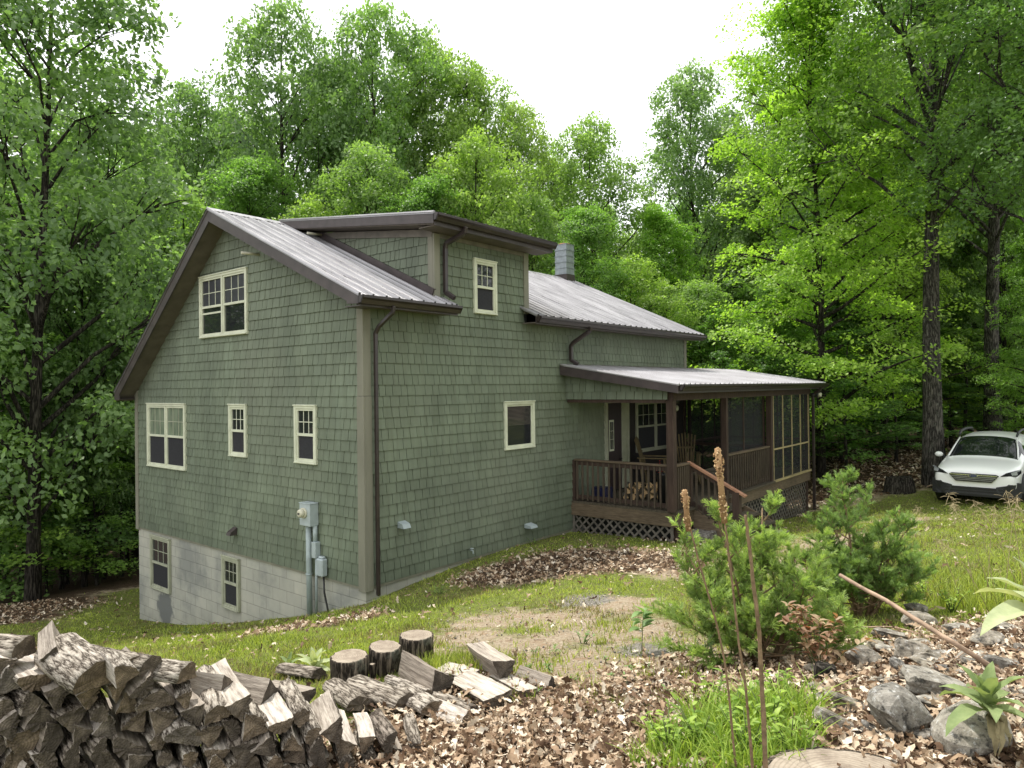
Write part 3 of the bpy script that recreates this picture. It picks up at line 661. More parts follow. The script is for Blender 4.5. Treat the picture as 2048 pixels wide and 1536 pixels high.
# ================================================================== GROUND
def grid_axis(c, fine, n, ext):
    k = np.linspace(-1, 1, n); a = 7.5; s = np.sinh(a*k)/np.sinh(a); return c+s*ext
gx = grid_axis(-1.5, 0, 361, 320); gy = grid_axis(-3.5, 0, 361, 320)
# covers: r = grass, g = leaf litter, b = gravel, elsewhere bare soil
def world_blob(px, py, r): p = gp(px, py); return (p[0], p[1], r)
LEAF = [world_blob(*a) for a in ((1000, 1450, .75), (1130, 1490, .8), (860, 1500, .5), (1250, 1440, .35), (780, 1530, .5), (950, 1390, .35), (1350, 1500, .3), (1060, 1140, .9), (1180, 1120, 1.1), (1290, 1120, 1.0), (980, 1150, .5), (1390, 1075, .8), (1560, 1030, .5), (700, 1240, .35), (560, 1262, .35), (60, 1212, 1.4), (20, 1235, .9))]
LEAF += [(-2.9, -7.2, 1.0), (-1.6, -7.3, 1.1), (-.6, -7.6, .9), (-2.6, -6.5, .6), (-2.1, -6.0, .7), (-3.9, -6.3, .5)]
GRAV = [world_blob(*a) for a in ((1290, 1300, .18), (1320, 1370, .25), (1260, 1420, .15), (1170, 1200, .28))]
SOIL = [world_blob(*a) for a in ((1000, 1240, .6), (1120, 1240, .6), (1230, 1210, .5), (1270, 1260, .5), (860, 1300, .3), (1190, 1330, .6), (1030, 1340, .5), (1050, 1290, .55), (930, 1275, .4), (1180, 1270, .5), (1250, 1330, .4), (1100, 1340, .5), (1350, 1290, .5), (1700, 1075, .9), (1650, 1090, .6), (1800, 1040, .7), (1540, 1130, .7), (1350, 1150, .4), (1480, 1330, .5))]
def blobs(x, y, B):
    o = np.zeros_like(x)
    for (bx, by, r) in B: o = np.maximum(o, np.clip(1.25-np.hypot(x-bx, y-by)/r*.75, 0, 1))
    return o
_u = np.array([RT[0], RT[1]]); _f = np.array([fwd[0], fwd[1]])
def covers(x, y):
    leaf = blobs(x, y, LEAF); grav = blobs(x, y, GRAV); soil = blobs(x, y, SOIL)
    dx, dy = x-CAM[0], y-CAM[1]; lat = dx*_u[0]+dy*_u[1]; dist = dx*_f[0]+dy*_f[1]
    ratio = lat/np.maximum(dist, 1); wood_l = np.clip((dist-(17.2+(ratio+.536)*13))/1.0, 0, 1)*(ratio < -.3)
    back_r = np.clip((dist-17)/2, 0, 1)*(lat > 3)
    forest = np.maximum(np.maximum(wood_l, back_r), np.clip((np.hypot(x, y)-24)/4, 0, 1))
    grass = np.clip(1-soil*.82, 0, 1)*(1-forest)
    leaf = np.maximum(leaf, forest*.85)
    return grass*(1-.85*np.clip(leaf, 0, 1)), leaf, grav
X, Y = np.meshgrid(gx, gy); Z = hgt(X, Y)
rs = np.random.RandomState(5)
def smooth_noise(x, y, s, seed):
    r = np.random.RandomState(seed); o = np.zeros_like(x)
    for i in range(10):
        a = r.uniform(0, 2*np.pi); k = r.uniform(.6, 1.8)/s; o += np.sin((x*np.cos(a)+y*np.sin(a))*k*6.28+r.uniform(0, 6.28))
    return o/5
near = np.exp(-(np.hypot(X+2, Y+3)/14)**2)
Z = Z+near*(smooth_noise(X, Y, 1.1, 1)*.012+smooth_noise(X, Y, .4, 2)*.008)
gr, lf, gv = covers(X, Y)
col = np.stack([gr, lf, gv, np.ones_like(gr)], -1).reshape(-1, 4)
nx, ny = len(gx), len(gy); idx = np.arange(nx*ny).reshape(ny, nx)
Fq = np.stack([idx[:-1, :-1], idx[:-1, 1:], idx[1:, 1:], idx[1:, :-1]], -1).reshape(-1, 4)
g_ = npmesh('ground', np.stack([X, Y, Z], -1).reshape(-1, 3), Fq, mat_ground(), {'cover': ('FLOAT_COLOR', col)}, smooth=True)
tag(g_, 'sloping yard of patchy grass, bare soil and leaf litter', 'ground', kind='structure')

# --- small ground cover -------------------------------------------------
def in_house(x, y): return (x > -.05) & (x < 10) & (y > -.06) & (y < 7.3)
def in_deck(x, y): return (x > 4.9) & (x < 12.4) & (y > -2.2) & (y < 0.1)
def sample_view(n, d0, d1, pxa, pxb, seed, power=1.0):
    """random points over the ground in front of the camera, denser close by"""
    r = np.random.RandomState(seed); d = d0*(d1/d0)**(r.rand(n)**power); px = r.uniform(pxa, pxb, n)
    lat = (px-1024)/F*d; x = CAM[0]+_f[0]/np.hypot(*_f)*d+_u[0]*lat; y = CAM[1]+_f[1]*d+_u[1]*lat
    return x, y, d, r
def rotm(r, n, tilt):
    a = r.uniform(0, 2*np.pi, n); t = np.abs(r.normal(0, tilt, n)); b = r.uniform(0, 2*np.pi, n)
    ca, sa, ct, s_t, cb, sb = np.cos(a), np.sin(a), np.cos(t), np.sin(t), np.cos(b), np.sin(b)
    # Rz(b) * Rx(t) * Rz(a)
    m = np.empty((n, 3, 3))
    m[:, 0, 0] = cb*ca-sb*ct*sa; m[:, 0, 1] = -cb*sa-sb*ct*ca; m[:, 0, 2] = sb*s_t
    m[:, 1, 0] = sb*ca+cb*ct*sa; m[:, 1, 1] = -sb*sa+cb*ct*ca; m[:, 1, 2] = -cb*s_t
    m[:, 2, 0] = s_t*sa; m[:, 2, 1] = s_t*ca; m[:, 2, 2] = ct
    return m
def mat_litter():
    t = NT('dead_leaf'); isl = island(t); c = t.ramp(isl, [(0, (.07, .04, .024)), (.25, (.20, .125, .075)), (.5, (.42, .30, .195)), (.8, (.64, .52, .38)), (1, (.85, .77, .64))])
    n = t.noise(t.coord(), 60, 3); c = t.mix(.5, c, t.ramp(n, [(.3, (.55, .5, .5)), (.6, (1.1, 1.1, 1.1))]), 'MULTIPLY')
    p = t.pbsdf(c, .75, 0, .25); tl = t.N('BsdfTranslucent'); t.L(c, tl.inputs[0]); m = t.N('MixShader'); m.inputs[0].default_value = .22
    t.L(p.outputs[0], m.inputs[1]); t.L(tl.outputs[0], m.inputs[2]); return t.fin(m)
m_litter = mat_litter()
# oak-like outline, two rows of vertices about the midrib
_ly = np.array([0, .18, .33, .5, .66, .83, 1.0]); _lw = np.array([.03, .26, .15, .40, .22, .30, .02])
def leaf_template(r, n, size, curl=1.0):
    m = len(_ly); V = np.zeros((n, m*3, 3)); w = _lw[None]*(1+r.uniform(-.35, .35, (n, m))); k1 = r.uniform(-1.6, 1.6, n)*curl; k2 = r.uniform(-.2, 1.5, n)*curl; k3 = r.uniform(-.5, .5, (n, 1))
    yy = np.repeat(_ly[None]-.5, n, 0)
    for j, s in enumerate((-1, 0, 1)):
        xx = s*w*.62; z = k1[:, None]*yy**2*.9+k2[:, None]*xx**2*2.2+k3*xx*yy*2+(r.uniform(-.07, .07, (n, m)) if s else 0)
        V[:, j::3] = np.stack([xx*np.cos(k2[:, None]*.5), yy*np.cos(k1[:, None]*.4), z], -1)
    return V*size[:, None, None]
_lf = np.array([(i*3+j, i*3+j+1, (i+1)*3+j+1, (i+1)*3+j) for i in range(len(_ly)-1) for j in (0, 1)])
def litter(name, x, y, size, r, lift=.012, tilt=.45):
    n = len(x); V = leaf_template(r, n, size); Rm = rotm(r, n, tilt); V = np.einsum('nij,nkj->nki', Rm, V)
    z = hgt(x, y)+r.uniform(0, 1, n)**2*lift*4+size*.12+.004
    V += np.stack([x, y, z], -1)[:, None]
    k = V.shape[1]; Fc = (_lf[None]+np.arange(n)[:, None, None]*k).reshape(-1, 4)
    return npmesh(name, V.reshape(-1, 3), Fc, m_litter)
x, y, d, r = sample_view(85000, 2.2, 16, -250, 2300, 11)
_, lfm, _ = covers(x, y); keep = (r.rand(len(x)) < np.where(lfm > .25, np.clip(lfm*1.4, 0, 1), .034)) & ~in_house(x, y) & ~in_deck(x, y) & (hgt(x, y) < 1.9)
x, y, d = x[keep], y[keep], d[keep]
o = litter('fallen_leaves', x, y, .022+.062*r.rand(len(x))**1.6+.003*d*(d > 7), r, tilt=.70); tag(o, 'dry brown oak leaves strewn over the ground', 'leaf litter', kind='stuff')
x, y, d, r = sample_view(16000, 14, 45, 1500, 2300, 12); k = ~in_house(x, y) & ~in_deck(x, y) & (covers(x, y)[1] > .3)
o = litter('fallen_leaves', x[k], y[k], .10+.08*r.rand(k.sum()), r); tag(o, 'brown leaf litter on the floor of the woods', 'leaf litter', kind='stuff')

def mat_grass(name, a, b, c):
    t = NT(name); isl = island(t); n = t.noise(t.coord(), 1.1, 3); f = t.math('ADD', t.math('MULTIPLY', isl, .55), t.math('MULTIPLY', n, .5)); cc = t.ramp(f, [(.25, a), (.5, b), (.85, c)])
    p = t.pbsdf(cc, .6, 0, .3); tl = t.N('BsdfTranslucent'); t.L(t.mix(1, cc, (1.4, 1.35, .7), 'MULTIPLY'), tl.inputs[0]); m = t.N('MixShader'); m.inputs[0].default_value = .35
    t.L(p.outputs[0], m.inputs[1]); t.L(tl.outputs[0], m.inputs[2]); return t.fin(m)
m_grass = mat_grass('lawn_blade', (.10, .14, .024), (.31, .40, .065), (.54, .60, .15))
m_grassdry = mat_grass('dry_blade', (.11, .11, .045), (.22, .20, .09), (.36, .31, .16))
m_grassb = mat_grass('bright_blade', (.10, .18, .025), (.22, .34, .05), (.38, .50, .09))
def blades(name, x, y, z, hgts, w, mat, r, lean=.5, segs=1):
    n = len(x); a = r.uniform(0, 2*np.pi, n); l = r.uniform(0, lean, n)*hgts; b = r.uniform(0, 2*np.pi, n)
    dx, dy = np.cos(a)*w/2, np.sin(a)*w/2; lx, ly = np.cos(b)*l, np.sin(b)*l
    if segs == 1:
        V = np.stack([np.stack([x-dx, y-dy, z], -1), np.stack([x+dx, y+dy, z], -1), np.stack([x+lx, y+ly, z+hgts], -1)], 1)
        return npmesh(name, V.reshape(-1, 3), np.arange(n*3).reshape(-1, 3), mat, nv=3)
    rows = []
    for i in range(segs+1):
        t = i/segs; ww = 1-t*.85; rows += [np.stack([x-dx*ww+lx*t**2, y-dy*ww+ly*t**2, z+hgts*(t-.25*lean*t**3)], -1), np.stack([x+dx*ww+lx*t**2, y+dy*ww+ly*t**2, z+hgts*(t-.25*lean*t**3)], -1)]
    V = np.stack(rows, 1); k = V.shape[1]; f = np.array([(2*i, 2*i+1, 2*i+3, 2*i+2) for i in range(segs)])
    return npmesh(name, V.reshape(-1, 3), (f[None]+np.arange(n)[:, None, None]*k).reshape(-1, 4), mat)
x, y, d, r = sample_view(330000, 3.4, 24, -300, 2300, 21)
g, l, v = covers(x, y); nz = smooth_noise(x, y, 1.3, 9)*.25+smooth_noise(x, y, .35, 10)*.18
k = (r.rand(len(x)) < np.clip(g*.92+nz*1.5-l*.8, 0, 1)**1.4) & ~in_house(x, y) & ~in_deck(x, y)
x, y, d = x[k], y[k], d[k]; z = hgt(x, y)-.004
dry = (smooth_noise(x, y, 2.2, 4)+r.uniform(-.7, .7, len(x))) > .35
hh = (.018+.035*r.rand(len(x)))*(1+.3*np.clip(nz[k], -1, 1)); ww = .0035+.0011*d
o = blades('grass', x[~dry], y[~dry], z[~dry], hh[~dry], ww[~dry], m_grass, r, 1.2); tag(o, 'short mossy green lawn grass', 'grass', kind='stuff')
o = blades('grass', x[dry], y[dry], z[dry], hh[dry]*1.1, ww[dry], m_grassdry, r, 1.2); tag(o, 'dry straw coloured grass blades in the lawn', 'grass', kind='stuff')
xg, yg, dg_, r2 = sample_view(60000, 3.0, 11, 700, 2100, 61); cg = covers(xg, yg); kk = r2.rand(len(xg)) < np.clip(cg[2]*.9+np.clip(blobs(xg, yg, SOIL), 0, 1)*.16-cg[1]*.5, 0, 1)
xg, yg = xg[kk], yg[kk]; n3 = len(xg); sz = (.004+.010*r2.rand(n3)**3)[:, None, None]*r2.uniform(.6, 1.3, (n3, 6, 1)); oc = np.array([(1, 0, 0), (0, 1, 0), (-1, 0, 0), (0, -1, 0), (0, 0, .7), (0, 0, -.7)], float)
Vg = np.einsum('nij,nkj->nki', rotm(r2, n3, .5), oc[None]*sz)+np.stack([xg, yg, hgt(xg, yg)+.003], -1)[:, None]; fo = np.array([(0, 1, 4), (1, 2, 4), (2, 3, 4), (3, 0, 4), (1, 0, 5), (2, 1, 5), (3, 2, 5), (0, 3, 5)])
t = NT('gravel'); m_gravel = t.fin(t.pbsdf(t.ramp(island(t), [(0, (.08, .075, .07)), (.5, (.28, .255, .225)), (1, (.58, .53, .46))]), .9, 0, .2))
o = npmesh('gravel', Vg.reshape(-1, 3), (fo[None]+np.arange(n3)[:, None, None]*6).reshape(-1, 3), m_gravel, nv=3); tag(o, 'fine gravel and grit in the bare patches of the yard', 'gravel', kind='stuff')
# taller tufts of grass
def tuft(px, py, rad, n, hg, mat, seed, lean=.6, w=.006, base=None):
    p = gp(px, py) if base is None else base; r = np.random.RandomState(seed); a = r.uniform(0, 6.283, n); q = rad*np.sqrt(r.rand(n)); x = p[0]+np.cos(a)*q; y = p[1]+np.sin(a)*q
    return x, y, hgt(x, y)-.005, hg*(.4+.6*r.rand(n))
def tufts(name, specs, mat, label, cat='grass', lean=.6, w=.007, kind='stuff', segs=3):
    X_, Y_, Z_, H_ = [], [], [], []
    for i, (px, py, rad, n, hg) in enumerate(specs):
        a, b, c, e = tuft(px, py, rad, n, hg, mat, 100+i); X_.append(a); Y_.append(b); Z_.append(c); H_.append(e)
    r = np.random.RandomState(len(specs)); o = blades(name, *(np.concatenate(q) for q in (X_, Y_, Z_, H_)), w, mat, r, lean, segs); return tag(o, label, cat, kind=kind)
tufts('tall_grass', [(930, 1335, .28, 420, .16), (1000, 1330, .20, 160, .12), (880, 1330, .15, 160, .12), (770, 1200, .2, 200, .10), (600, 1240, .5, 400, .08), (400, 1255, .5, 300, .10), (1230, 1255, .25, 200, .09)], m_grass, 'longer green grass beside the cut rounds and the wall')
rg = random.Random(31)
tufts('tall_grass', [(rg.uniform(940, 1420), rg.uniform(1225, 1420), rg.uniform(.05, .16), rg.randint(14, 60), rg.uniform(.05, .11)) for _ in range(46)], m_grass, 'scattered grass tufts in the bare soil')
tufts('tall_grass', [(rg.uniform(300, 900), rg.uniform(1230, 1330), rg.uniform(.06, .2), rg.randint(30, 90), rg.uniform(.05, .10)) for _ in range(30)]+[(rg.uniform(1500, 2040), rg.uniform(1010, 1180), rg.uniform(.1, .35), rg.randint(30, 120), rg.uniform(.06, .16)) for _ in range(50)], m_grass, 'uneven clumps of longer lawn grass')
tufts('tall_grass', [(1380, 1500, .20, 400, .20), (1470, 1460, .22, 620, .24), (1550, 1450, .20, 520, .26), (1430, 1530, .22, 500, .18), (1330, 1530, .15, 200, .15), (1600, 1490, .1, 120, .18), (1520, 1530, .2, 500, .2)], m_grassb, 'bright lime green weeds beside the dead stalks', lean=.9, w=.010)
tufts('tall_grass', [(1950, 1215, .30, 320, .36), (1880, 1190, .4, 200, .20), (2040, 1180, .4, 400, .40), (1850, 1160, .5, 300, .12), (2030, 1230, .3, 300, .3), (1800, 1130, .6, 400, .15)], m_grass, 'tall loose grass at the right edge of the lawn', lean=.8, w=.008)

# ================================================================== TREES
def unit(v): return v/np.maximum(np.linalg.norm(v, axis=-1, keepdims=True), 1e-9)
def tree_data(kind, seed):
    r = np.random.RandomState(seed); rg = random.Random(seed); P = dict(
        oak=dict(H=18, h0=.14, rad=3.7, n=40, el=34, spray=.52, leaf=.17, flat=.50, per=34, tr=.20, sub=9),
        tall=dict(H=24, h0=.44, rad=6.2, n=34, el=34, spray=.55, leaf=.155, flat=.45, per=32, tr=.36, sub=7),
        maple=dict(H=14, h0=.08, rad=4.2, n=62, el=18, spray=.62, leaf=.12, flat=.20, per=66, tr=.15, sub=8),
        sap=dict(H=6, h0=.12, rad=2.0, n=22, el=14, spray=.42, leaf=.10, flat=.14, per=34, tr=.055, sub=4))[kind]
    H = P['H']; trunk = MB(); ph = rg.uniform(0, 6)
    tp = [Vector((math.sin(i*.8+ph)*.012*H*(i/10), math.cos(i*.6+ph)*.012*H*(i/10), -1.0 if i == 0 else H*.94*i/10)) for i in range(11)]
    tr = [P['tr']*(1.25 if i == 0 else 1.12 if i == 0 else (1-.86*i/10)) for i in range(11)]; tr[0] = P['tr']*1.35
    trunk.tube(tp, tr, 9)
    def tpos(h):
        t = max(0, min(.999, h/(H*.94)))*10; i = int(t); i = max(i, 0)
        a = tp[i].copy(); b = tp[min(i+1, 10)]
        if i == 0: a = Vector((tp[0].x, tp[0].y, 0))
        return a.lerp(b, t-i), tr[i]*(1-(t-i))+tr[min(i+1, 10)]*(t-i)
    cen, nor, rad, tin = [], [], [], []
    if kind in ('oak', 'tall'):
        # broad-leaved crown: limbs carry leafy lobes that together make an uneven dome
        zb, zt, RR = H*P['h0'], H, P['rad']; NL = P['n']
        for k in range(NL):
            t = (k+.5)/NL; zz = zb+(zt-zb)*(.04+.90*t**.9); u = (zz-zb)/(zt-zb); env = RR*(min(1, .55+u*1.3) if u < .35 else math.sqrt(max(.02, 1-((u-.35)/.72)**2)))
            lr = (RR*rg.uniform(.24, .40) if kind == 'tall' else RR*rg.uniform(.30, .50))*(1-.2*u); q = env*(rg.uniform(.45, .95) if k < NL-2 else rg.uniform(0, .25)); az = k*2.4+rg.uniform(-.5, .5); c = Vector((q*math.cos(az), q*math.sin(az), min(zz, zt-lr*.75)))
            p0, r0 = tpos(max(zb*.75, c.z-q*.75-.3)); m1 = p0.lerp(c, .5)+Vector((rg.uniform(-.3, .3), rg.uniform(-.3, .3), rg.uniform(.0, .4))); rl = min(r0*.6, .035+q*.016)
            trunk.tube([p0, m1, c], [rl, rl*.65, rl*.3], 5, cap=False)
            for b in range(5):
                d = Vector((rg.gauss(0, 1), rg.gauss(0, 1), rg.gauss(.4, .8))).normalized()*lr*.8; trunk.tube([m1.lerp(c, .3+.14*b), c+d*.6, c+d], [rl*.35, rl*.2, .006], 4, cap=False)
            ns = int(P['sub']*(lr/1.5)**2*3.0)+8; lt = rg.uniform(0, 1)
            for b in range(ns):
                d = Vector((rg.gauss(0, 1), rg.gauss(0, 1), rg.gauss(.35, .85))).normalized(); f = rg.uniform(.55, 1.08); cc = c+Vector((d.x*lr*1.12, d.y*lr*1.12, d.z*lr*.82))*f
                cen.append(cc); nor.append(d*.7+Vector((0, 0, .75))); rad.append(P['spray']*rg.uniform(.6, 1.25)); tin.append(max(0, min(1, .25*lt+.45*max(0, d.z)+rg.uniform(0, .4))))  # upward sprays get a lighter tint: lit lobe tops painted into the leaf colour
    else:
        for k in range(P['n']):
            t = (k+rg.random()*.8)/P['n']; h = H*(P['h0']+(.95-P['h0'])*t)
            prof = {'oak': (math.sin(math.pi*min(1, t*.74+.20))**.6), 'tall': (math.sin(math.pi*min(1, t*.82+.14))**.7), 'maple': (1-t)**.42*.95+.16, 'sap': (1-t*.75)}[kind]
            L = P['rad']*prof*rg.uniform(.72, 1.12); az = k*2.4+rg.uniform(-.5, .5); el = math.radians(P['el']*(.5+.9*t)+rg.uniform(-9, 9))
            if kind == 'maple': el += math.radians(28*t)
            p0, r0 = tpos(h); d = Vector((math.cos(az)*math.cos(el), math.sin(az)*math.cos(el), math.sin(el))); pts = [p0]; q = p0.copy(); dd = d.copy()
            for i in range(5):
                dd = (dd+Vector((rg.uniform(-.16, .16), rg.uniform(-.16, .16), rg.uniform(-.14, .10)))).normalized(); q = q+dd*L/5; pts.append(q.copy())
            rr = [max(.012, min(r0*.62, .03+L*.018)*(1-.17*i)) for i in range(6)]; trunk.tube(pts, rr, 5, cap=False)
            for j in range(P['sub']):
                u = .28+.72*(j+rg.random())/P['sub']; i = min(int(u*5), 4); base = pts[i].lerp(pts[i+1], u*5-i)
                sd = (dd*.5+Vector((rg.uniform(-1, 1), rg.uniform(-1, 1), rg.uniform(-.25, .55) if kind in ('oak', 'tall') else rg.uniform(-.12, .22)))).normalized(); sl = L*rg.uniform(.16, .38)
                tip = base+sd*sl
                if j % 2 == 0: trunk.tube([base, base.lerp(tip, .5)+Vector((0, 0, .03*sl)), tip], [.018, .011, .005], 4, cap=False)
                for q2 in (tip, base.lerp(tip, .45)):
                    cen.append(q2); e = Vector((q2.x, q2.y, 0)); e = e.normalized() if e.length > .1 else Vector((0, 0, 0))
                    nor.append((Vector((0, 0, 1))+e*rg.uniform(0, .5)+Vector((rg.uniform(-.2, .2), rg.uniform(-.2, .2), 0)))); rad.append(P['spray']*rg.uniform(.6, 1.2)); tin.append(rg.uniform(0, 1))
    cen = np.array(cen); nor = unit(np.array(nor)); rad = np.array(rad); tin = np.array(tin); S = len(cen); n = P['per']
    a = r.uniform(0, 2*np.pi, (S, n)); q = np.sqrt(r.rand(S, n))*rad[:, None]; t1 = unit(np.cross(nor, np.array([.3, .9, .1]))); t2 = np.cross(nor, t1)
    zf = (r.rand(S, n)-.5)*2*P['flat']*rad[:, None]-(.25*q**2/rad[:, None])*(P['flat'] < .3)
    pos = cen[:, None]+t1[:, None]*(np.cos(a)*q)[..., None]+t2[:, None]*(np.sin(a)*q)[..., None]+nor[:, None]*zf[..., None]
    pos = pos.reshape(-1, 3); N = len(pos); ln = unit(np.repeat(nor, n, 0)+r.normal(0, .42 if P['flat'] < .3 else .7, (N, 3)))
    u1 = unit(np.cross(ln, r.normal(0, 1, (N, 3)))); u2 = np.cross(ln, u1); sz = P['leaf']*(.6+.6*r.rand(N))[:, None]
    b0 = pos-u1*sz*.55; b1 = pos+u2*sz*.36-u1*sz*.02-ln*sz*.05; b2 = pos+u1*sz*.6-ln*sz*.12; b3 = pos-u2*sz*.36-u1*sz*.02-ln*sz*.05
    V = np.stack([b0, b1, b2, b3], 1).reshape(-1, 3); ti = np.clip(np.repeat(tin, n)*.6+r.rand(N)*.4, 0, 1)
    return trunk, V, np.arange(N*4).reshape(-1, 4), np.repeat(ti, 4)
m_bark = mat_bark('bark_dark', (.03, .027, .023), (.12, .108, .092)); m_barkg = mat_bark('bark_grey', (.045, .042, .038), (.20, .185, .165), 1.2, .3)
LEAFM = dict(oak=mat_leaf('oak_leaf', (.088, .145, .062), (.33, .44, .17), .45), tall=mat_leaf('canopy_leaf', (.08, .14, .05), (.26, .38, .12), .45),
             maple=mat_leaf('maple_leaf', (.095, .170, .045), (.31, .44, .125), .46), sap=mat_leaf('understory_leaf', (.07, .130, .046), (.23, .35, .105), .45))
PROTO = {}
def proto(kind, seed):
    key = (kind, seed)
    if key not in PROTO:
        tk, V, Fc, ti = tree_data(kind, seed)
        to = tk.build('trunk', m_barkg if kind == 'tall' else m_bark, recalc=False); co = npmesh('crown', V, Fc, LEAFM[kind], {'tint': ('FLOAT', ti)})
        PROTO[key] = (to.data, co.data); bpy.data.objects.remove(to); bpy.data.objects.remove(co)
    return PROTO[key]
HT = dict(oak=18, tall=24, maple=14, sap=6); CR = dict(oak=4.3, tall=6.6, maple=4.8, sap=2.0)
def tree(kind, seed, px, depth, top, half=None, tint=(1, 1, 1), label=None, group=None, lean=(0, 0), name='tree', zadd=0, pos=None, sxy=None):
    """half = half width of the crown in photo pixels, top = photo row of the tree's top"""
    g = ground_at(px, depth) if pos is None else np.array([pos[0], pos[1], h1(*pos)])
    p = dep(px, top, depth); Hh = (p[2]-g[2]) if pos is None else top
    sz = max(Hh, 2)/HT[kind]; sx = (half*depth/F/CR[kind]) if half else (sxy or sz)
    td, cd = proto(kind, seed); rz = random.Random(int(px*7+depth*13)).uniform(0, 6.28)
    e = empty(name, tuple(g), rz, label=label or 'leafy tree in the woods', cat='tree', group=group); e.rotation_euler = (lean[0], lean[1], rz); e.scale = (sx, sx, sz)
    t = bpy.data.objects.new('trunk', td); C.objects.link(t); t.parent = e; c = bpy.data.objects.new('crown', cd); C.objects.link(c); c.parent = e
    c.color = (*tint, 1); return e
cool = (.90, .97, 1.0); mid = (1, 1.02, .95); lime = (1.12, 1.22, .8); dk = (.80, .88, .85)
T = tree
# left edge
T('oak', 3, 62, 16.5, -190, 290, cool, 'big dark leaning oak at the far left, its top beyond the frame', lean=(-.05, .05), name='oak_tree')
T('oak', 1, 200, 21, 190, 170, cool, 'full round oak whose edge stands against the sky left of the house', name='oak_tree')
T('maple', 1, -60, 19, 330, 330, cool, 'broad layered maple at the left edge behind the firewood', name='maple_tree')
T('oak', 2, 10, 27, 120, 230, mid, 'bushy tree filling the upper left behind the leaning oak', name='oak_tree')
# behind the house, left to right
T('oak', 2, 400, 31, 150, 165, cool, 'rounded tree whose crown rises just left of the roof peak', name='oak_tree')
T('oak', 1, 480, 34, 215, 165, mid, 'lower tree behind the roof peak with a soft round crown', name='oak_tree')
T('oak', 3, 575, 29, 0, 172, cool, 'tallest grey green tree behind the roof ridge, with a narrow pointed top', name='oak_tree')
T('oak', 2, 670, 33, 120, 165, cool, 'tree filling the dip between the two tallest crowns behind the ridge', name='oak_tree')
T('oak', 1, 760, 29, -8, 165, (.95, 1.05, .9), 'tall peaked tree above the dormer', name='oak_tree')
T('oak', 3, 860, 31, 75, 158, (1.1, 1.1, .85), 'airy tree stepping down to the right of the dormer peak', name='oak_tree')
T('oak', 2, 945, 30, 105, 144, (1.1, 1.12, .8), 'light green tree right of the dormer with open branches', name='oak_tree')
T('oak', 1, 1040, 32, 195, 131, (1.15, 1.12, .8), 'tree closing the row above the chimney side of the roof', name='oak_tree')
T('oak', 3, 1190, 30, 235, 130, (1.1, 1.15, .85), 'domed maple standing alone behind the chimney', name='maple_tree')
T('maple', 1, 1110, 36, 330, 138, (1.05, 1.1, .8), 'short maple between the chimney and the domed maple', name='maple_tree')
T('maple', 2, 1330, 29, 425, 144, lime, 'low yellow green maple right of the chimney', name='maple_tree')
T('oak', 3, 1395, 33, 130, 138, cool, 'thin grey green oak with sky showing through, left of the bright maple', name='oak_tree')
T('oak', 1, 1480, 36, 250, 110, mid, 'small oak half hidden behind the bright maple', name='oak_tree')
for i, (px, dp, tp, hw) in enumerate([(360, 24, 430, 130), (500, 25, 330, 110), (630, 24, 350, 110), (740, 25, 300, 120), (850, 24, 330, 100), (960, 25, 300, 110), (1070, 26, 360, 90), (1170, 23, 470, 90), (1270, 24, 510, 95), (1400, 26, 500, 90)]):
    T(('oak', 'maple', 'oak')[i % 3], 1+i % 3, px, dp, tp+(i*53 % 120)-60, hw*(1.3, 1.75, 1.3)[i % 3], [(1.1, 1.15, .9), (.85, .95, .9), (1.25, 1.25, .8)][i % 3], 'lower leafy tree filling in behind the house roof', 'lower trees filling in behind the house', name='leafy_tree')
# right
T('maple', 3, 1640, 20.5, -20, 275, (1.5, 1.45, .95), 'large bright yellow green maple with layered branches beyond the porch', name='maple_tree')
T('tall', 2, 1866, 18, -420, 360, (1.1, 1.1, .85), 'tall straight grey trunked oak standing behind the white car', name='oak_tree')
T('oak', 2, 1560, 30, 150, 150, mid, 'dark oak behind the bright maple beyond the porch', name='oak_tree')
T('tall', 1, 1985, 24, -150, 290, (.9, 1, .85), 'thin dark trunked tree rising above the white car', name='oak_tree')
T('tall', 3, 2150, 15, -300, 380, dk, 'tree overhanging the top right corner, trunk out of frame', name='oak_tree')
T('maple', 1, 1770, 25, 120, 170, (1.2, 1.15, .8), 'bushy maple between the bright maple and the tall trunk', name='maple_tree')
T('maple', 2, 1960, 30, 330, 190, (1.2, 1.2, .75), 'wide maple far behind the white car', name='maple_tree')
T('oak', 1, 2060, 33, 30, 300, mid, 'tall oak at the right edge behind the car', name='oak_tree')
T('oak', 3, 1700, 34, 60, 190, mid, 'oak closing the gap behind the bright maple', name='oak_tree')
T('maple', 2, 1560, 24, 560, 150, (.85, .95, .8), 'dark lower maple leaning over the end of the porch roof', name='maple_tree')
T('maple', 2, 2080, 20, 430, 120, (.9, 1, .8), 'young maple at the right edge of the picture', name='maple_tree')
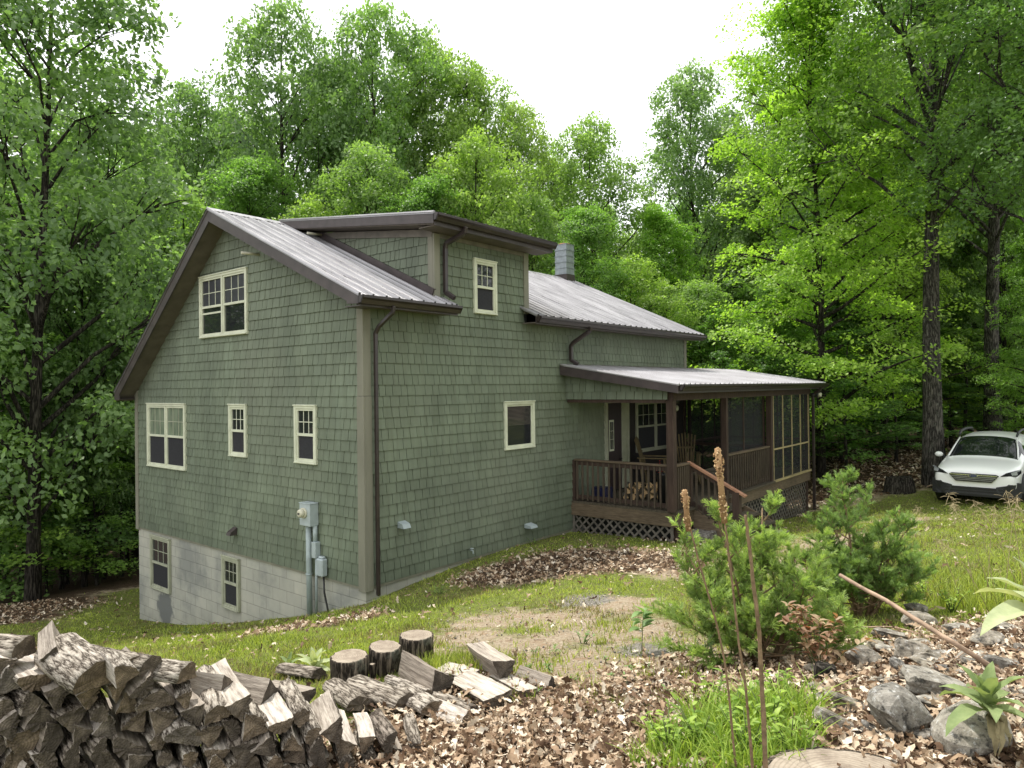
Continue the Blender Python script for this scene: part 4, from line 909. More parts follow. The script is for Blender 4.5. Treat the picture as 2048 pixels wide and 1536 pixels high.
# understory saplings
for i, (px, dp, tp, hw, tn) in enumerate([(40, 17.5, 840, 170, (1.5, 1.45, .9)), (190, 19, 870, 140, (1.25, 1.3, .9)), (120, 19.5, 690, 170, cool), (240, 21, 640, 130, cool), (-40, 17.5, 700, 180, dk), (60, 20, 560, 180, dk), (170, 23, 500, 170, dk), (270, 26, 470, 140, mid), (300, 30, 420, 160, lime), (230, 33, 620, 150, lime), (130, 21, 900, 190, dk), (10, 22, 820, 200, cool), (250, 24, 860, 160, cool), (180, 26, 760, 220, dk), (60, 25, 700, 220, cool), (280, 27, 700, 200, dk), (90, 18.5, 960, 120, cool)]):
    T('sap', 1+i % 3, px, dp, tp, hw, tn, 'young understory tree with flat leafy sprays in the shade left of the house', 'understory left of the house', name='young_tree')
for i, (px, dp, tp, hw, tn) in enumerate([(1690, 20, 640, 130, (.8, .9, .75)), (1790, 22, 700, 130, (.8, .9, .7)), (1760, 27, 560, 140, lime), (1930, 26, 640, 150, (1.1, 1.1, .8)), (2030, 24, 690, 120, lime), (1650, 26, 600, 140, dk), (1850, 33, 620, 160, lime), (1960, 38, 600, 180, lime), (1720, 36, 600, 160, lime), (1600, 33, 560, 150, mid), (1490, 28, 540, 130, mid), (1430, 24, 600, 110, (.9, 1, .8)), (2060, 33, 640, 150, lime), (1560, 20.5, 700, 110, dk), (1445, 22, 690, 80, dk), (1680, 24, 790, 150, dk), (1900, 25, 760, 140, cool), (1800, 29, 700, 180, cool), (2010, 30, 700, 200, cool), (1620, 27, 740, 160, cool), (1740, 40, 700, 220, lime), (1900, 42, 690, 240, lime), (2050, 40, 690, 220, lime)]):
    T('sap', 1+i % 3, px, dp, tp, hw, tn, 'young understory tree with flat leafy sprays in the woods beyond the porch', 'understory beyond the porch', name='young_tree')
# slim trunks of the woods
rg = random.Random(44)
for (px, dp, tp) in [(165, 19, 300), (265, 23, 380), (-60, 22, 300), (110, 27, 300), (330, 30, 350)]:
    T('oak', 1+int(px) % 3, px, dp, tp, 110, dk, 'dark slim tree in the shaded woods left of the house', 'dark trees in the woods at left', name='forest_tree')
for (px, dp, tp) in [(1640, 27, 380), (1705, 29, 250), (1812, 28, 300), (1838, 31, 250), (1745, 30, 250), (1900, 31, 200), (2010, 27, 250), (1940, 35, 250), (1640, 30, 250), (2100, 30, 100), (1580, 38, 330), (1500, 34, 380)]:
    T('oak', 1+int(px) % 3, px, dp, tp, 100, (.85, .95, .8), 'slim trunked tree in the woods at right', 'slim trees in the woods at right', name='forest_tree')
for i in range(34):
    px = -150+i*72+rg.uniform(-25, 25); dp = rg.uniform(40, 58); tp = 430+rg.uniform(-60, 80) if 380 < px < 1450 else 330+rg.uniform(-90, 90)
    T(('oak', 'maple')[i % 2], 1+i % 3, px, dp, tp, rg.uniform(90, 130), [lime, mid, (1.2, 1.2, .8)][i % 3], 'distant tree deep in the woods behind the cabin', 'distant woodland trees', name='forest_tree')
# unseen trees added for window reflections and to darken the eave wall
for i, (x, y, H) in enumerate([(-9, 20, 15), (-13.5, 24, 17), (12, -20, 15), (4, -19, 16), (-4, -21, 15)]):
    T('oak', 1+i % 3, 0, 1+i, H, None, mid, 'unseen tree added outside the frame for window reflections and wall shade', 'unseen trees added outside the frame', name='forest_tree', pos=(x, y))
# leafy mass in the far distance
r = np.random.RandomState(77); N = 90000; a = r.uniform(-.35, 1.75, N); dist = r.uniform(60, 95, N); x = CAM[0]+np.cos(a)*dist; y = CAM[1]+np.sin(a)*dist
z = hgt(x, y)+r.rand(N)**.8*(9+2.5*np.sin(a*23)+1.5*np.sin(a*57)); pos = np.stack([x, y, z], -1); ln = unit(r.normal(0, 1, (N, 3))); u1 = unit(np.cross(ln, r.normal(0, 1, (N, 3)))); u2 = np.cross(ln, u1); s = (.35+.45*r.rand(N))[:, None]
V = np.stack([pos-u1*s, pos+u2*s*.6, pos+u1*s, pos-u2*s*.6], 1).reshape(-1, 3)
o = npmesh('far_woods', V, np.arange(N*4).reshape(-1, 4), LEAFM['maple'], {'tint': ('FLOAT', np.repeat(r.rand(N), 4))}); o.color = (1.2, 1.2, .9, 1); tag(o, 'far-off woodland foliage between the trunks', 'woods', kind='stuff')

# ================================================================== LIGHT
sc = bpy.context.scene
w = bpy.data.worlds.new('World'); sc.world = w; w.use_nodes = True; nt = w.node_tree; nt.nodes.clear()
out = nt.nodes.new('ShaderNodeOutputWorld'); bg = nt.nodes.new('ShaderNodeBackground'); sky = nt.nodes.new('ShaderNodeTexSky'); sky.sky_type = 'NISHITA'; sky.sun_disc = False
SUN_EL, SUN_AZ = 66, 72          # degrees: height, direction in the x-y plane
sky.sun_elevation = R_(SUN_EL); sky.sun_rotation = R_(90-SUN_AZ); sky.air_density = 1.0; sky.dust_density = 3.5
tc = nt.nodes.new('ShaderNodeTexCoord'); no = nt.nodes.new('ShaderNodeTexNoise'); no.inputs['Scale'].default_value = 2.2; no.inputs['Detail'].default_value = 6; nt.links.new(tc.outputs['Generated'], no.inputs[0])
rp = nt.nodes.new('ShaderNodeValToRGB'); rp.color_ramp.elements[0].position = .3; rp.color_ramp.elements[0].color = (.86,)*3+(1,); rp.color_ramp.elements[1].position = .6; rp.color_ramp.elements[1].color = (.97,)*3+(1,); nt.links.new(no.outputs['Fac'], rp.inputs[0])
mx = nt.nodes.new('ShaderNodeMix'); mx.data_type = 'RGBA'; nt.links.new(rp.outputs[0], mx.inputs[0]); nt.links.new(sky.outputs[0], mx.inputs[6]); mx.inputs[7].default_value = (17.6, 17.8, 17.9, 1)
nt.links.new(mx.outputs[2], bg.inputs[0]); bg.inputs[1].default_value = .10; nt.links.new(bg.outputs[0], out.inputs[0])
sl = bpy.data.lights.new('sun', 'SUN'); sl.energy = 5.0; sl.angle = R_(.6); sl.color = (1, .955, .87); so = bpy.data.objects.new('sun', sl); C.objects.link(so)
dv = Vector((math.cos(R_(SUN_EL))*math.cos(R_(SUN_AZ)), math.cos(R_(SUN_EL))*math.sin(R_(SUN_AZ)), math.sin(R_(SUN_EL)))); so.rotation_euler = dv.to_track_quat('Z', 'Y').to_euler()
sc.view_settings.view_transform = 'Standard'; sc.view_settings.look = 'None'; sc.view_settings.exposure = 0; sc.view_settings.gamma = 1
sc.render.engine = 'CYCLES'; cy = sc.cycles; cy.max_bounces = 8; cy.diffuse_bounces = 4; cy.glossy_bounces = 3; cy.transmission_bounces = 4; cy.transparent_max_bounces = 8; cy.use_denoising = True
cy.sample_clamp_indirect = 8

# ================================================================== FIREWOOD
def mat_endgrain():
    t = NT('end_grain'); v = t.coord(); sep = t.N('SeparateXYZ'); t.L(v, sep.inputs[0]); oi = t.N('ObjectInfo')
    cmb = t.N('CombineXYZ'); t.L(sep.outputs[0], cmb.inputs[0]); t.L(sep.outputs[2], cmb.inputs[1])
    ln = t.N('VectorMath'); ln.operation = 'LENGTH'; t.L(cmb.outputs[0], ln.inputs[0])
    d = t.math('ADD', ln.outputs['Value'], t.math('MULTIPLY', t.noise(v, 9, 3), .03)); rings = t.math('SINE', t.math('MULTIPLY', d, 520), 0)
    at = t.math('ARCTAN2', sep.outputs[0], sep.outputs[2]); wv = t.N('TexNoise'); wv.noise_dimensions = '1D'; wv.inputs['Scale'].default_value = 11; t.L(at, wv.inputs['W']); wv.inputs['Detail'].default_value = 4
    base = t.ramp(t.noise(v, 14, 6, .7), [(.3, (.05, .043, .036)), (.5, (.115, .099, .083)), (.72, (.25, .215, .18))])
    base = t.mix(1, base, t.ramp(oi.outputs['Random'], [(0, (.6, .58, .56)), (.45, (1.0, .95, .9)), (.8, (1.25, 1.1, .9)), (1, (1.0, 1.0, 1.0))]), 'MULTIPLY')
    c = t.mix(t.ramp(rings, [(0, (0, 0, 0)), (1, (.28,)*3)]), base, (.05, .04, .032)); c = t.mix(t.ramp(wv.outputs['Fac'], [(.60, (0, 0, 0)), (.66, (.65,)*3)]), c, (.03, .024, .02))
    h = t.math('ADD', t.math('MULTIPLY', rings, .25), t.noise(v, 60, 5)); return t.fin(t.pbsdf(c, .9, 0, .2, t.bump(h, .5, .006)))
def mat_split():
    t = NT('split_wood'); v = t.coord('Object', (9, .8, 9)); n = t.noise(v, 5, 7, .72); oi = t.N('ObjectInfo'); c = t.ramp(n, [(.3, (.15, .12, .10)), (.42, (.30, .275, .25)), (.55, (.50, .47, .435)), (.75, (.68, .65, .61))])
    c = t.mix(1, c, t.ramp(oi.outputs['Random'], [(0, (.62, .56, .5)), (.5, (1, .95, .88)), (1, (1.15, 1.1, 1.05))]), 'MULTIPLY'); return t.fin(t.pbsdf(c, .85, 0, .25, t.bump(n, .8, .012)))
m_endg = mat_endgrain(); m_split = mat_split(); t = NT('log_bark'); v = t.coord('Object', (1, .2, 1)); va = t.noise(v, 26, 5, .6); vb = t.noise(v, 60, 4, .65); vc = t.noise(t.coord(), 18, 6, .7)
ra = t.math('ABSOLUTE', t.math('SUBTRACT', va, .5), 0); rb_ = t.math('ABSOLUTE', t.math('SUBTRACT', vb, .5), 0); hh_ = t.math('ADD', t.math('MULTIPLY', ra, 2.2), t.math('MULTIPLY', rb_, 1.0))
c = t.ramp(hh_, [(.02, (.025, .02, .016)), (.10, (.15, .135, .12)), (.22, (.37, .35, .325)), (.5, (.58, .56, .53))]); c = t.mix(.9, c, t.ramp(vc, [(.3, (.55, .5, .45)), (.5, (1, .97, .93)), (.7, (1.25, 1.22, 1.2))]), 'MULTIPLY')
oi = t.N('ObjectInfo'); c = t.mix(1, c, t.ramp(oi.outputs['Random'], [(0, (.55, .5, .46)), (.5, (.9, .86, .8)), (1, (1.15, 1.12, 1.08))]), 'MULTIPLY'); m_lbark = t.fin(t.pbsdf(c, .9, 0, .15, t.bump(t.math('ADD', hh_, t.math('MULTIPLY', vc, .6)), .9, .014)))
m_fresh = simple('fresh_split', (.52, .36, .19), .8, 0, .2, .3, 20)
def log_mesh(kind, seed, L=.40, size=.075, fresh=False):
    """cross-section in x,z round the pith; y runs along the log. flat sides are split wood, the arc is bark"""
    rg = random.Random(seed); P = []
    if kind == 'round': arc = (0, 2*math.pi); pth = 0.0
    elif kind == 'half': arc = (0, math.pi)
    else: a = rg.uniform(.9, 1.5); arc = (math.pi/2-a/2, math.pi/2+a/2)
    R0 = size*{'round': .95, 'half': 1.25, 'wedge': 1.75}[kind]; na = 15
    for i in range(na if kind != 'round' else 22):
        t = i/((na-1) if kind != 'round' else 22); q = arc[0]+(arc[1]-arc[0])*t; rr = R0*(1+rg.uniform(-.05, .05)); P.append((rr*math.cos(q), rr*math.sin(q), 1))
    if kind != 'round':
        a0 = P[-1]; a1 = P[0]; ap = (rg.uniform(-.01, .01), rg.uniform(-.012, .012) if kind == 'wedge' else 0.0)
        for i in range(1, 5): t = i/5; P.append((a0[0]*(1-t)+ap[0]*t+rg.uniform(-.003, .003), a0[1]*(1-t)+ap[1]*t+rg.uniform(-.003, .003), 2))
        P.append((ap[0], ap[1], 2))
        for i in range(1, 5): t = i/5; P.append((ap[0]*(1-t)+a1[0]*t+rg.uniform(-.003, .003), ap[1]*(1-t)+a1[1]*t+rg.uniform(-.003, .003), 2))
    n = len(P); cxp = sum(p[0] for p in P)/n; czp = sum(p[1] for p in P)/n; mb = MB(); m = 9; ridge = [rg.uniform(-.006, .006) for _ in P]; vs = []
    bend = rg.uniform(-.012, .012); tws = rg.uniform(-.1, .1); tap = rg.uniform(-.08, .1)
    for j in range(m):
        t = j/(m-1); y = L*t; s = 1-tap*t
        for k, p in enumerate(P):
            e = (ridge[k]+rg.uniform(-.003, .003)) if p[2] == 1 else rg.uniform(-.0015, .0015)
            l = math.hypot(p[0]-cxp, p[1]-czp)+1e-6; X = p[0]+(p[0]-cxp)/l*e-cxp; Z = p[1]+(p[1]-czp)/l*e-czp; X, Z = X*s+bend*math.sin(math.pi*t), Z*s
            q = tws*t; yy = y+(rg.uniform(-.006, .006) if j in (0, m-1) else 0); vs.append((X*math.cos(q)-Z*math.sin(q), yy, X*math.sin(q)+Z*math.cos(q)))
    mb.add(vs, []); 
    for j in range(m-1):
        for k in range(n):
            k2 = (k+1) % n; mb.f.append((j*n+k, j*n+k2, (j+1)*n+k2, (j+1)*n+k)); mb.mi.append(1 if (P[k][2] == 1 and P[k2][2] == 1) else 2); mb.smf.append(P[k][2] == 1 and P[k2][2] == 1)
    for j, yy in ((0, -.0), (m-1, L)):
        b = len(mb.v); mb.v.append((0, yy, 0)); mb.f += [(b, j*n+k, j*n+(k+1) % n) for k in range(n)]; mb.mi += [0]*n; mb.smf += [False]*n
    o = mb.build('log', [m_fresh if fresh else m_endg, m_lbark, m_fresh if fresh else m_split]); me = o.data; bpy.data.objects.remove(o); return me
LOGS = [log_mesh(k, 10+i, .40, s) for i, (k, s) in enumerate([('wedge', .066), ('wedge', .072), ('half', .062), ('wedge', .060), ('half', .056), ('round', .052), ('wedge', .075), ('wedge', .064), ('half', .066), ('wedge', .070), ('round', .043), ('wedge', .056)])]
BIG = [log_mesh('half', 50, .42, .105), log_mesh('wedge', 51, .42, .092), log_mesh('half', 52, .42, .085), log_mesh('wedge', 53, .40, .10)]
def log_at(me, front, az, roll=0, pitch=0, label='split log', group=None, s=1.0, name='firewood_log', sy=1.0):
    o = bpy.data.objects.new(name, me); C.objects.link(o); M_ = Matrix.Translation(Vector(front)) @ Matrix.Rotation(az-math.pi/2, 4, 'Z') @ Matrix.Rotation(pitch, 4, 'X') @ Matrix.Rotation(roll, 4, 'Y') @ Matrix.Diagonal((s, s*sy, s, 1))
    o.matrix_world = M_; return tag(o, label, 'firewood', group)
rg = random.Random(99)
pA = dep(-170, 775, 2.55); pB = dep(1010, 775, 3.28); sd = Vector((pB[0]-pA[0], pB[1]-pA[1], 0)); SL = sd.length; sdir = sd.normalized()
tops = [(-170, 1262), (0, 1285), (90, 1310), (200, 1322), (300, 1345), (400, 1365), (500, 1385), (600, 1410), (700, 1438), (800, 1458), (900, 1476), (940, 1486), (990, 1505)]
def pix(p):
    d = np.array(p)-CAM; w_ = d@fwd; return 1024+F*(d@RT)/w_, 768-F*(d@UP)/w_
count = 0
for row in range(17):
    s_ = .04+(row % 2)*.05+rg.uniform(-.01, .01)
    while s_ < SL:
        x, y = pA[0]+sdir.x*s_, pA[1]+sdir.y*s_; z = h1(x, y)+.03+row*.077+rg.uniform(-.010, .010); px, py = pix((x, y, z)); ty = np.interp(px, [a for a, b in tops], [b for a, b in tops])
        if py-24 > ty and px < 1000:
            off = rg.uniform(-.025, .025); az = math.atan2(y-CAM[1], x-CAM[0])+R_(11+rg.uniform(-6, 6)); fr = (x+math.cos(az)*off, y+math.sin(az)*off, z)
            me = LOGS[rg.randrange(len(LOGS))]; log_at(me, fr, az, rg.uniform(0, 6.28), rg.uniform(-.05, .05), 'weathered split log in the stacked woodpile, cut end facing out', 'split logs stacked in the woodpile', rg.uniform(.68, .93), sy=1.35 if px < 560 else .95); count += 1
        s_ += .097+rg.uniform(-.012, .012)
for i, (px, py, dp, k, az, roll, pit, s, lab) in enumerate([
    (48, 1300, 2.75, 2, 128, .1, .10, .95, 'grey barked log lying across the left end of the woodpile'),
    (103, 1318, 2.70, 1, 75, 3.5, .30, .62, 'tall upended wedge of split wood near the left end of the woodpile'),
    (205, 1352, 2.66, 0, 97, .0, .16, 1.0, 'broad sunlit bark log on top of the woodpile, the brightest one'),
    (262, 1338, 2.80, 2, 110, .3, .10, .9, 'sunlit bark log sloping down to the right of the broadest top log'),
    (252, 1345, 2.60, 3, 84, .5, .05, .62, 'narrow upright wedge in front of the sloping bark log'),
    (305, 1335, 2.85, 0, 118, .3, .08, .75, 'rough barked half log at the hump of the woodpile'),
    (375, 1348, 2.9, 2, 120, .2, .08, .85, 'flaky barked log at the right of the woodpile hump'),
    (455, 1378, 3.05, 1, 112, 2.9, .06, .85, 'pale split log on top of the pile left of centre'),
    (540, 1392, 3.15, 3, 112, 3.1, .05, .8, 'pale topped wedge on the low middle of the woodpile'),
    (618, 1390, 3.3, 2, 112, 3.4, .05, .75, 'bleached split log lying at the foot of the large leafed plant')]):
    log_at(BIG[k], tuple(dep(px, py, dp)), R_(az), roll, pit, lab, 'top logs of the woodpile', s*.78, sy=.95)
def loose(p0, p1, me, roll, lab, lift, s=1.0, L=.40):
    """log lying on the ground between two points; p0 = end nearer the viewer"""
    a = gp(*p0); b = gp(*p1); a = Vector(a)+Vector((0, 0, lift)); b = Vector(b)+Vector((0, 0, lift)); d = b-a
    o = log_at(me, a, math.atan2(d.y, d.x), roll, math.asin(max(-1, min(1, d.z/d.length))), lab, 'loose logs right of the woodpile', s, sy=d.length/L/s)
for (p0, p1, me, roll, lab, lift, s) in [
    ((885, 1395), (818, 1352), BIG[3], 2.7, 'bleached square split log, the brightest of the loose ones', .075, .85),
    ((1012, 1372), (958, 1330), BIG[1], 2.3, 'grey wedge log tilted on edge at the back of the loose logs', .10, .95),
    ((858, 1402), (778, 1372), LOGS[5], 0, 'slim brown barked stick of firewood between the rounds and the bright log', .03, .75),
    ((950, 1432), (872, 1402), LOGS[10], 0, 'slim round brown branch piece among the loose logs', .025, .8),
    ((1000, 1418), (925, 1375), BIG[2], 3.0, 'bark edged bleached log in front of the tilted grey wedge', .045, .85),
    ((822, 1428), (722, 1388), BIG[0], .3, 'cracked light barked slab at the low end of the pile', .05, .8),
    ((935, 1460), (868, 1428), LOGS[7], 3.3, 'small split log half sunk in the dry leaves', .03, .9),
    ((1058, 1398), (1000, 1365), BIG[2], 3.2, 'flat split piece at the right end of the loose logs', .03, .6),
    ((1105, 1378), (1040, 1355), LOGS[9], 3.1, 'thin slab of wood lying farthest right in the leaves', .02, .6),
    ((722, 1432), (672, 1392), BIG[0], .2, 'thick reddish barked round log in front of the cut rounds', .06, .6),
    ((945, 1362), (888, 1345), BIG[2], 3.1, 'flat grey board-like split behind the bright log', .02, .7),
    ((872, 1440), (808, 1400), LOGS[8], .4, 'rough barked half log between the slab and the sunk log', .05, 1.0),
    ((640, 1362), (565, 1350), LOGS[2], .4, 'weathered log lying behind the pile under the broad leaves', .04, .9)]:
    loose(p0, p1, me, roll, lab, lift, s)
# cut rounds
def cut_round(px, py, wpx, hgt_, lab, seed, tilt=0.0):
    g = gp(px, py); dd = (g-CAM)@fwd; rad = wpx/2*dd/F; rg = random.Random(seed); mb = MB(); n = 56; m = 6; rid = [rg.uniform(-.004, .004)+.003*math.sin(k*1.3) for k in range(n)]; vs = []
    for j in range(m):
        for k in range(n): q = 6.2832*k/n; rr = rad*(1+.03*math.sin(2*q+seed)+.02*math.sin(3*q))+rid[k]+rg.uniform(-.002, .002); vs.append((rr*math.cos(q), hgt_*j/(m-1), rr*math.sin(q)))
    mb.add(vs, [])
    for j in range(m-1):
        for k in range(n): mb.f.append((j*n+k, j*n+(k+1) % n, (j+1)*n+(k+1) % n, (j+1)*n+k)); mb.mi.append(1); mb.smf.append(True)
    mb.add([(0, hgt_+.002, 0)]+[(v[0]*.93, hgt_+.003, v[2]*.93) for v in vs[-n:]], [(0, 1+k, 1+(k+1) % n) for k in range(n)], 0)
    b = len(mb.v); mb.f += [((m-1)*n+k, (m-1)*n+(k+1) % n, b-n+(k+1) % n, b-n+k) for k in range(n)]; mb.mi += [1]*n; mb.smf += [False]*n
    o = mb.build('cut_round', [m_roundtop, m_rbark]); o.matrix_world = Matrix.Translation((g[0], g[1], g[2]-.03)) @ Matrix.Rotation(tilt, 4, 'X') @ Matrix.Rotation(math.pi/2, 4, 'X') ; return tag(o, lab, 'log round', 'cut rounds beside the woodpile')
t = NT('round_top'); v = t.coord(); sep = t.N('SeparateXYZ'); t.L(v, sep.inputs[0]); cmb = t.N('CombineXYZ'); t.L(sep.outputs[0], cmb.inputs[0]); t.L(sep.outputs[2], cmb.inputs[1]); ln = t.N('VectorMath'); ln.operation = 'LENGTH'; t.L(cmb.outputs[0], ln.inputs[0])
rings = t.math('SINE', t.math('MULTIPLY', t.math('ADD', ln.outputs['Value'], t.math('MULTIPLY', t.noise(v, 8, 3), .02)), 420), 0); c = t.ramp(t.noise(v, 11, 6, .7), [(.3, (.17, .13, .10)), (.52, (.30, .25, .195)), (.72, (.42, .36, .29))]); c = t.mix(t.ramp(rings, [(0, (0, 0, 0)), (1, (.3,)*3)]), c, (.10, .08, .06)); m_roundtop = t.fin(t.pbsdf(c, .85, 0, .25, t.bump(t.noise(v, 50, 5), .4, .005)))
m_rbark = mat_bark('round_bark', (.045, .037, .03), (.26, .215, .17), 2.6, .3, 1)
cut_round(699, 1372, 75, .225, 'nearest and widest of the three cut rounds standing in a row', 3)
cut_round(768, 1346, 64, .215, 'middle one of the three cut rounds, with a pale top', 4, .06)
cut_round(833, 1317, 66, .20, 'farthest of the three cut rounds, beside the grass tuft', 5)
cut_round(745, 1372, 10, .17, 'narrow slab of wood standing between the two nearest rounds', 9)
cut_round(1705, 1612, 330, .09, 'big flat sawn stump top at the bottom edge of the picture', 6)

# ================================================================== ROCKS
m_rock = mat_rock('fieldstone', (.115, .102, .085), (.38, .35, .30), 10, .8); m_boul = mat_rock('lichen_boulder', (.13, .12, .105), (.44, .42, .38), 14, .95)
def rock(px, py, wpx, hpx, lab='grey lichen spotted stone', seed=0, depthf=.8, tilt=0.0, mat=None, blocky=.5, name='rock', group=None, bury=.12, rz=None):
    g = gp(px, py+hpx*.30); dd = (g-CAM)@fwd; w = wpx*dd/F; hh = hpx*dd/F*.95; rg = random.Random(seed+int(px)); flat_ = hpx < wpx*.4; bm = bmesh.new(); bmesh.ops.create_icosphere(bm, subdivisions=3, radius=1)
    pl = [(Vector((rg.gauss(0, 1), rg.gauss(0, 1), rg.gauss(0, 1)*(.25 if flat_ and q_ < 7 else 1))).normalized(), rg.uniform(.48, .80)) for q_ in range(11)]+[(Vector((rg.uniform(-.1, .1), rg.uniform(-.1, .1), 1)).normalized(), .5 if flat_ else .75)]; ph = [rg.uniform(0, 6) for _ in range(6)]
    for v in bm.verts:
        p = v.co.copy()
        for nrm, d0 in pl:
            q = p.dot(nrm)-d0
            if q > 0: p -= nrm*q*(.92)
        p *= 1+.035*math.sin(p.x*5+ph[0])+.03*math.sin(p.y*7+ph[1])+.03*math.sin(p.z*9+ph[2])+rg.uniform(-.012, .012)
        v.co = p
    mx_ = [max(abs(v.co[i]) for v in bm.verts) for i in range(3)]
    for v in bm.verts: v.co = Vector((v.co.x/mx_[0]*w/2, v.co.y/mx_[1]*w/2*depthf, v.co.z/mx_[2]*hh/2))
    me = bpy.data.meshes.new(name); bm.to_mesh(me); bm.free(); me.materials.append(mat or m_rock); o = bpy.data.objects.new(name, me); C.objects.link(o)
    yaw = math.atan2(RT[1], RT[0]) if rz is None else rz; f2 = Vector((fwd[0], fwd[1], 0)).normalized()
    o.matrix_world = Matrix.Translation(Vector((g[0], g[1], g[2]+hh*(.5-bury)))+f2*w*depthf*.3) @ Matrix.Rotation(yaw+rg.uniform(-.15, .15), 4, 'Z') @ Matrix.Rotation(tilt, 4, 'Y')
    return tag(o, lab, 'rock', group)
for a in [(1828, 1450, 135, 120, 'large rounded boulder with black and white lichen at the lower right', 1, .9, 0, m_boul), (1708, 1418, 112, 40, 'long grey slab sloping down toward the boulder', 2, .5, .45, None),
          (1694, 1462, 120, 42, 'lower tilted slab left of the boulder', 3, .5, .4, None), (1764, 1415, 36, 82, 'narrow upright slab wedged behind the boulder', 4, .9, .15, None),
          (1895, 1385, 150, 58, 'broad flat lichened rock behind the boulder', 5, .7, .2, m_boul), (1737, 1325, 76, 48, 'angular stone with a dark shaded side near the red leaved shrub', 6, .7, .2, None),
          (1801, 1336, 40, 36, 'small pale block in the dry leaves', 7, .8, .3, m_boul), (1832, 1313, 80, 55, 'blocky grey stone in the middle of the rock pile', 8, .8, .1, None),
          (1762, 1300, 42, 25, 'dark little stone above the shaded angular one', 9, .8, .1, None), (1792, 1277, 78, 28, 'low dark slab below the long stick', 10, .7, .1, None),
          (1846, 1222, 66, 26, 'upper slate slab at the foot of the farther juniper', 11, .7, .25, None), (1842, 1246, 72, 30, 'lower slate slab under the tilted one', 12, .7, .05, None),
          (1990, 1287, 76, 36, 'squared block in the low stone wall at the right edge', 13, .6, 0, None), (2016, 1262, 72, 26, 'top slab of the low stone wall at the right edge', 14, .7, .05, None),
          (1968, 1268, 38, 18, 'small flat stone beside the squared block', 15, .7, 0, None), (2008, 1334, 92, 38, 'long dark stone below the squared block', 16, .6, .08, None), (2042, 1306, 30, 32, 'rounded stone at the very right edge', 17, .8, 0, None),
          (1985, 1492, 170, 110, 'dark boulder under the broad leaved rosette in the corner', 18, .8, 0, m_boul), (1919, 1262, 62, 20, 'pale flat stone in the path of the long stick', 19, .7, 0, m_boul), (1822, 1362, 52, 24, 'small grey stone just behind the boulder', 20, .7, .2, None), (1624, 1482, 36, 32, 'dark stone left of the tilted slabs', 21, .8, 0, None),
          (1880, 1322, 60, 26, 'grey stone half buried among twigs', 22, .7, .1, None), (1950, 1330, 44, 22, 'weathered stone in front of the long stick', 23, .7, .1, m_boul)]:
    rock(*a[:5], seed=a[5], depthf=a[6], tilt=a[7], mat=a[8])
rg = random.Random(8)
for i in range(46):
    px = rg.uniform(1590, 2070); py = rg.uniform(1285, 1510); s = rg.uniform(9, 26); rock(px, py, s, s*rg.uniform(.4, .8), 'small loose stone in the rock pile at the lower right', i+60, .8, rg.uniform(-.3, .3), (None, m_boul)[i % 3 == 0], group='loose stones in the rock pile')
for i in range(44):
    px = rg.uniform(1600, 2060); py = rg.uniform(1270, 1500); s = rg.uniform(30, 84); rock(px, py, s, s*rg.uniform(.18, .34), 'broken flat grey slab jumbled in the rock bank', i+160, rg.uniform(.5, .8), rg.uniform(-.35, .45), (None, None, m_boul)[i % 3], group='flat slabs in the rock bank', bury=-.15)
for i in range(26): px = rg.uniform(1120, 1480); py = rg.uniform(1180, 1430); rock(px, py, rg.uniform(3, 8), rg.uniform(2, 5), 'pebble in the bare patch of the yard', i+260, .9, 0, m_boul, group='pebbles in the yard', name='pebble')

# ================================================================== PLANTS
def leaf_grid(L, W, bend, fold, nl=8, nw=4, wav=.0, rg=None, tipp=1.4):
    vs, fs = [], []
    for i in range(nl+1):
        t = i/nl; w = W*(math.sin(math.pi*min(1, t**.8*.98+.02))**.75)*(1 if t < .98 else .2); a = bend*t; r = L*t
        cx = L*(math.sin(a)/max(bend, 1e-3)) if abs(bend) > 1e-3 else r; cz = L*((1-math.cos(a))/bend) if abs(bend) > 1e-3 else 0
        for j in range(nw+1):
            u = (j/nw-.5)*2; z = -cz+abs(u)*fold*w+wav*math.sin(t*14+u*3)*abs(u)*.5; vs.append((cx, u*w/2, z))
    for i in range(nl):
        for j in range(nw): fs.append((i*(nw+1)+j, i*(nw+1)+j+1, (i+1)*(nw+1)+j+1, (i+1)*(nw+1)+j))
    return vs, fs
def put_leaf(mb, vs, fs, base, az, el, roll=0, mi=0):
    M_ = Matrix.Translation(Vector(base)) @ Matrix.Rotation(az, 4, 'Z') @ Matrix.Rotation(-el, 4, 'Y') @ Matrix.Rotation(roll, 4, 'X'); mb.add([M_ @ Vector(v) for v in vs], fs, mi, True)
def mat_felt(name, a, b):
    t = NT(name); v = t.coord(); n = t.noise(v, 14, 4); c = t.ramp(n, [(.3, a), (.7, b)]); isl = island(t); c = t.mix(1, c, t.ramp(isl, [(0, (.8, .8, .75)), (1, (1.2, 1.15, 1.05))]), 'MULTIPLY')
    p = t.pbsdf(c, .8, 0, .2, t.bump(t.noise(v, 55, 4), .5, .006)); tl = t.N('BsdfTranslucent'); t.L(t.mix(1, c, (1.4, 1.4, .7), 'MULTIPLY'), tl.inputs[0]); m = t.N('MixShader'); m.inputs[0].default_value = .3; t.L(p.outputs[0], m.inputs[1]); t.L(tl.outputs[0], m.inputs[2]); return t.fin(m)
m_felt = mat_felt('felt_leaf', (.17, .24, .11), (.30, .38, .19)); m_felty = mat_felt('felt_leaf_pale', (.33, .40, .24), (.50, .56, .36)); m_stem = simple('green_stem', (.10, .13, .04), .7); m_dry = simple('dry_stalk', (.22, .15, .09), .85, 0, .2, .4, 40, .4, 60); m_drylf = simple('withered_leaf', (.27, .23, .13), .85, 0, .2, .35, 25)
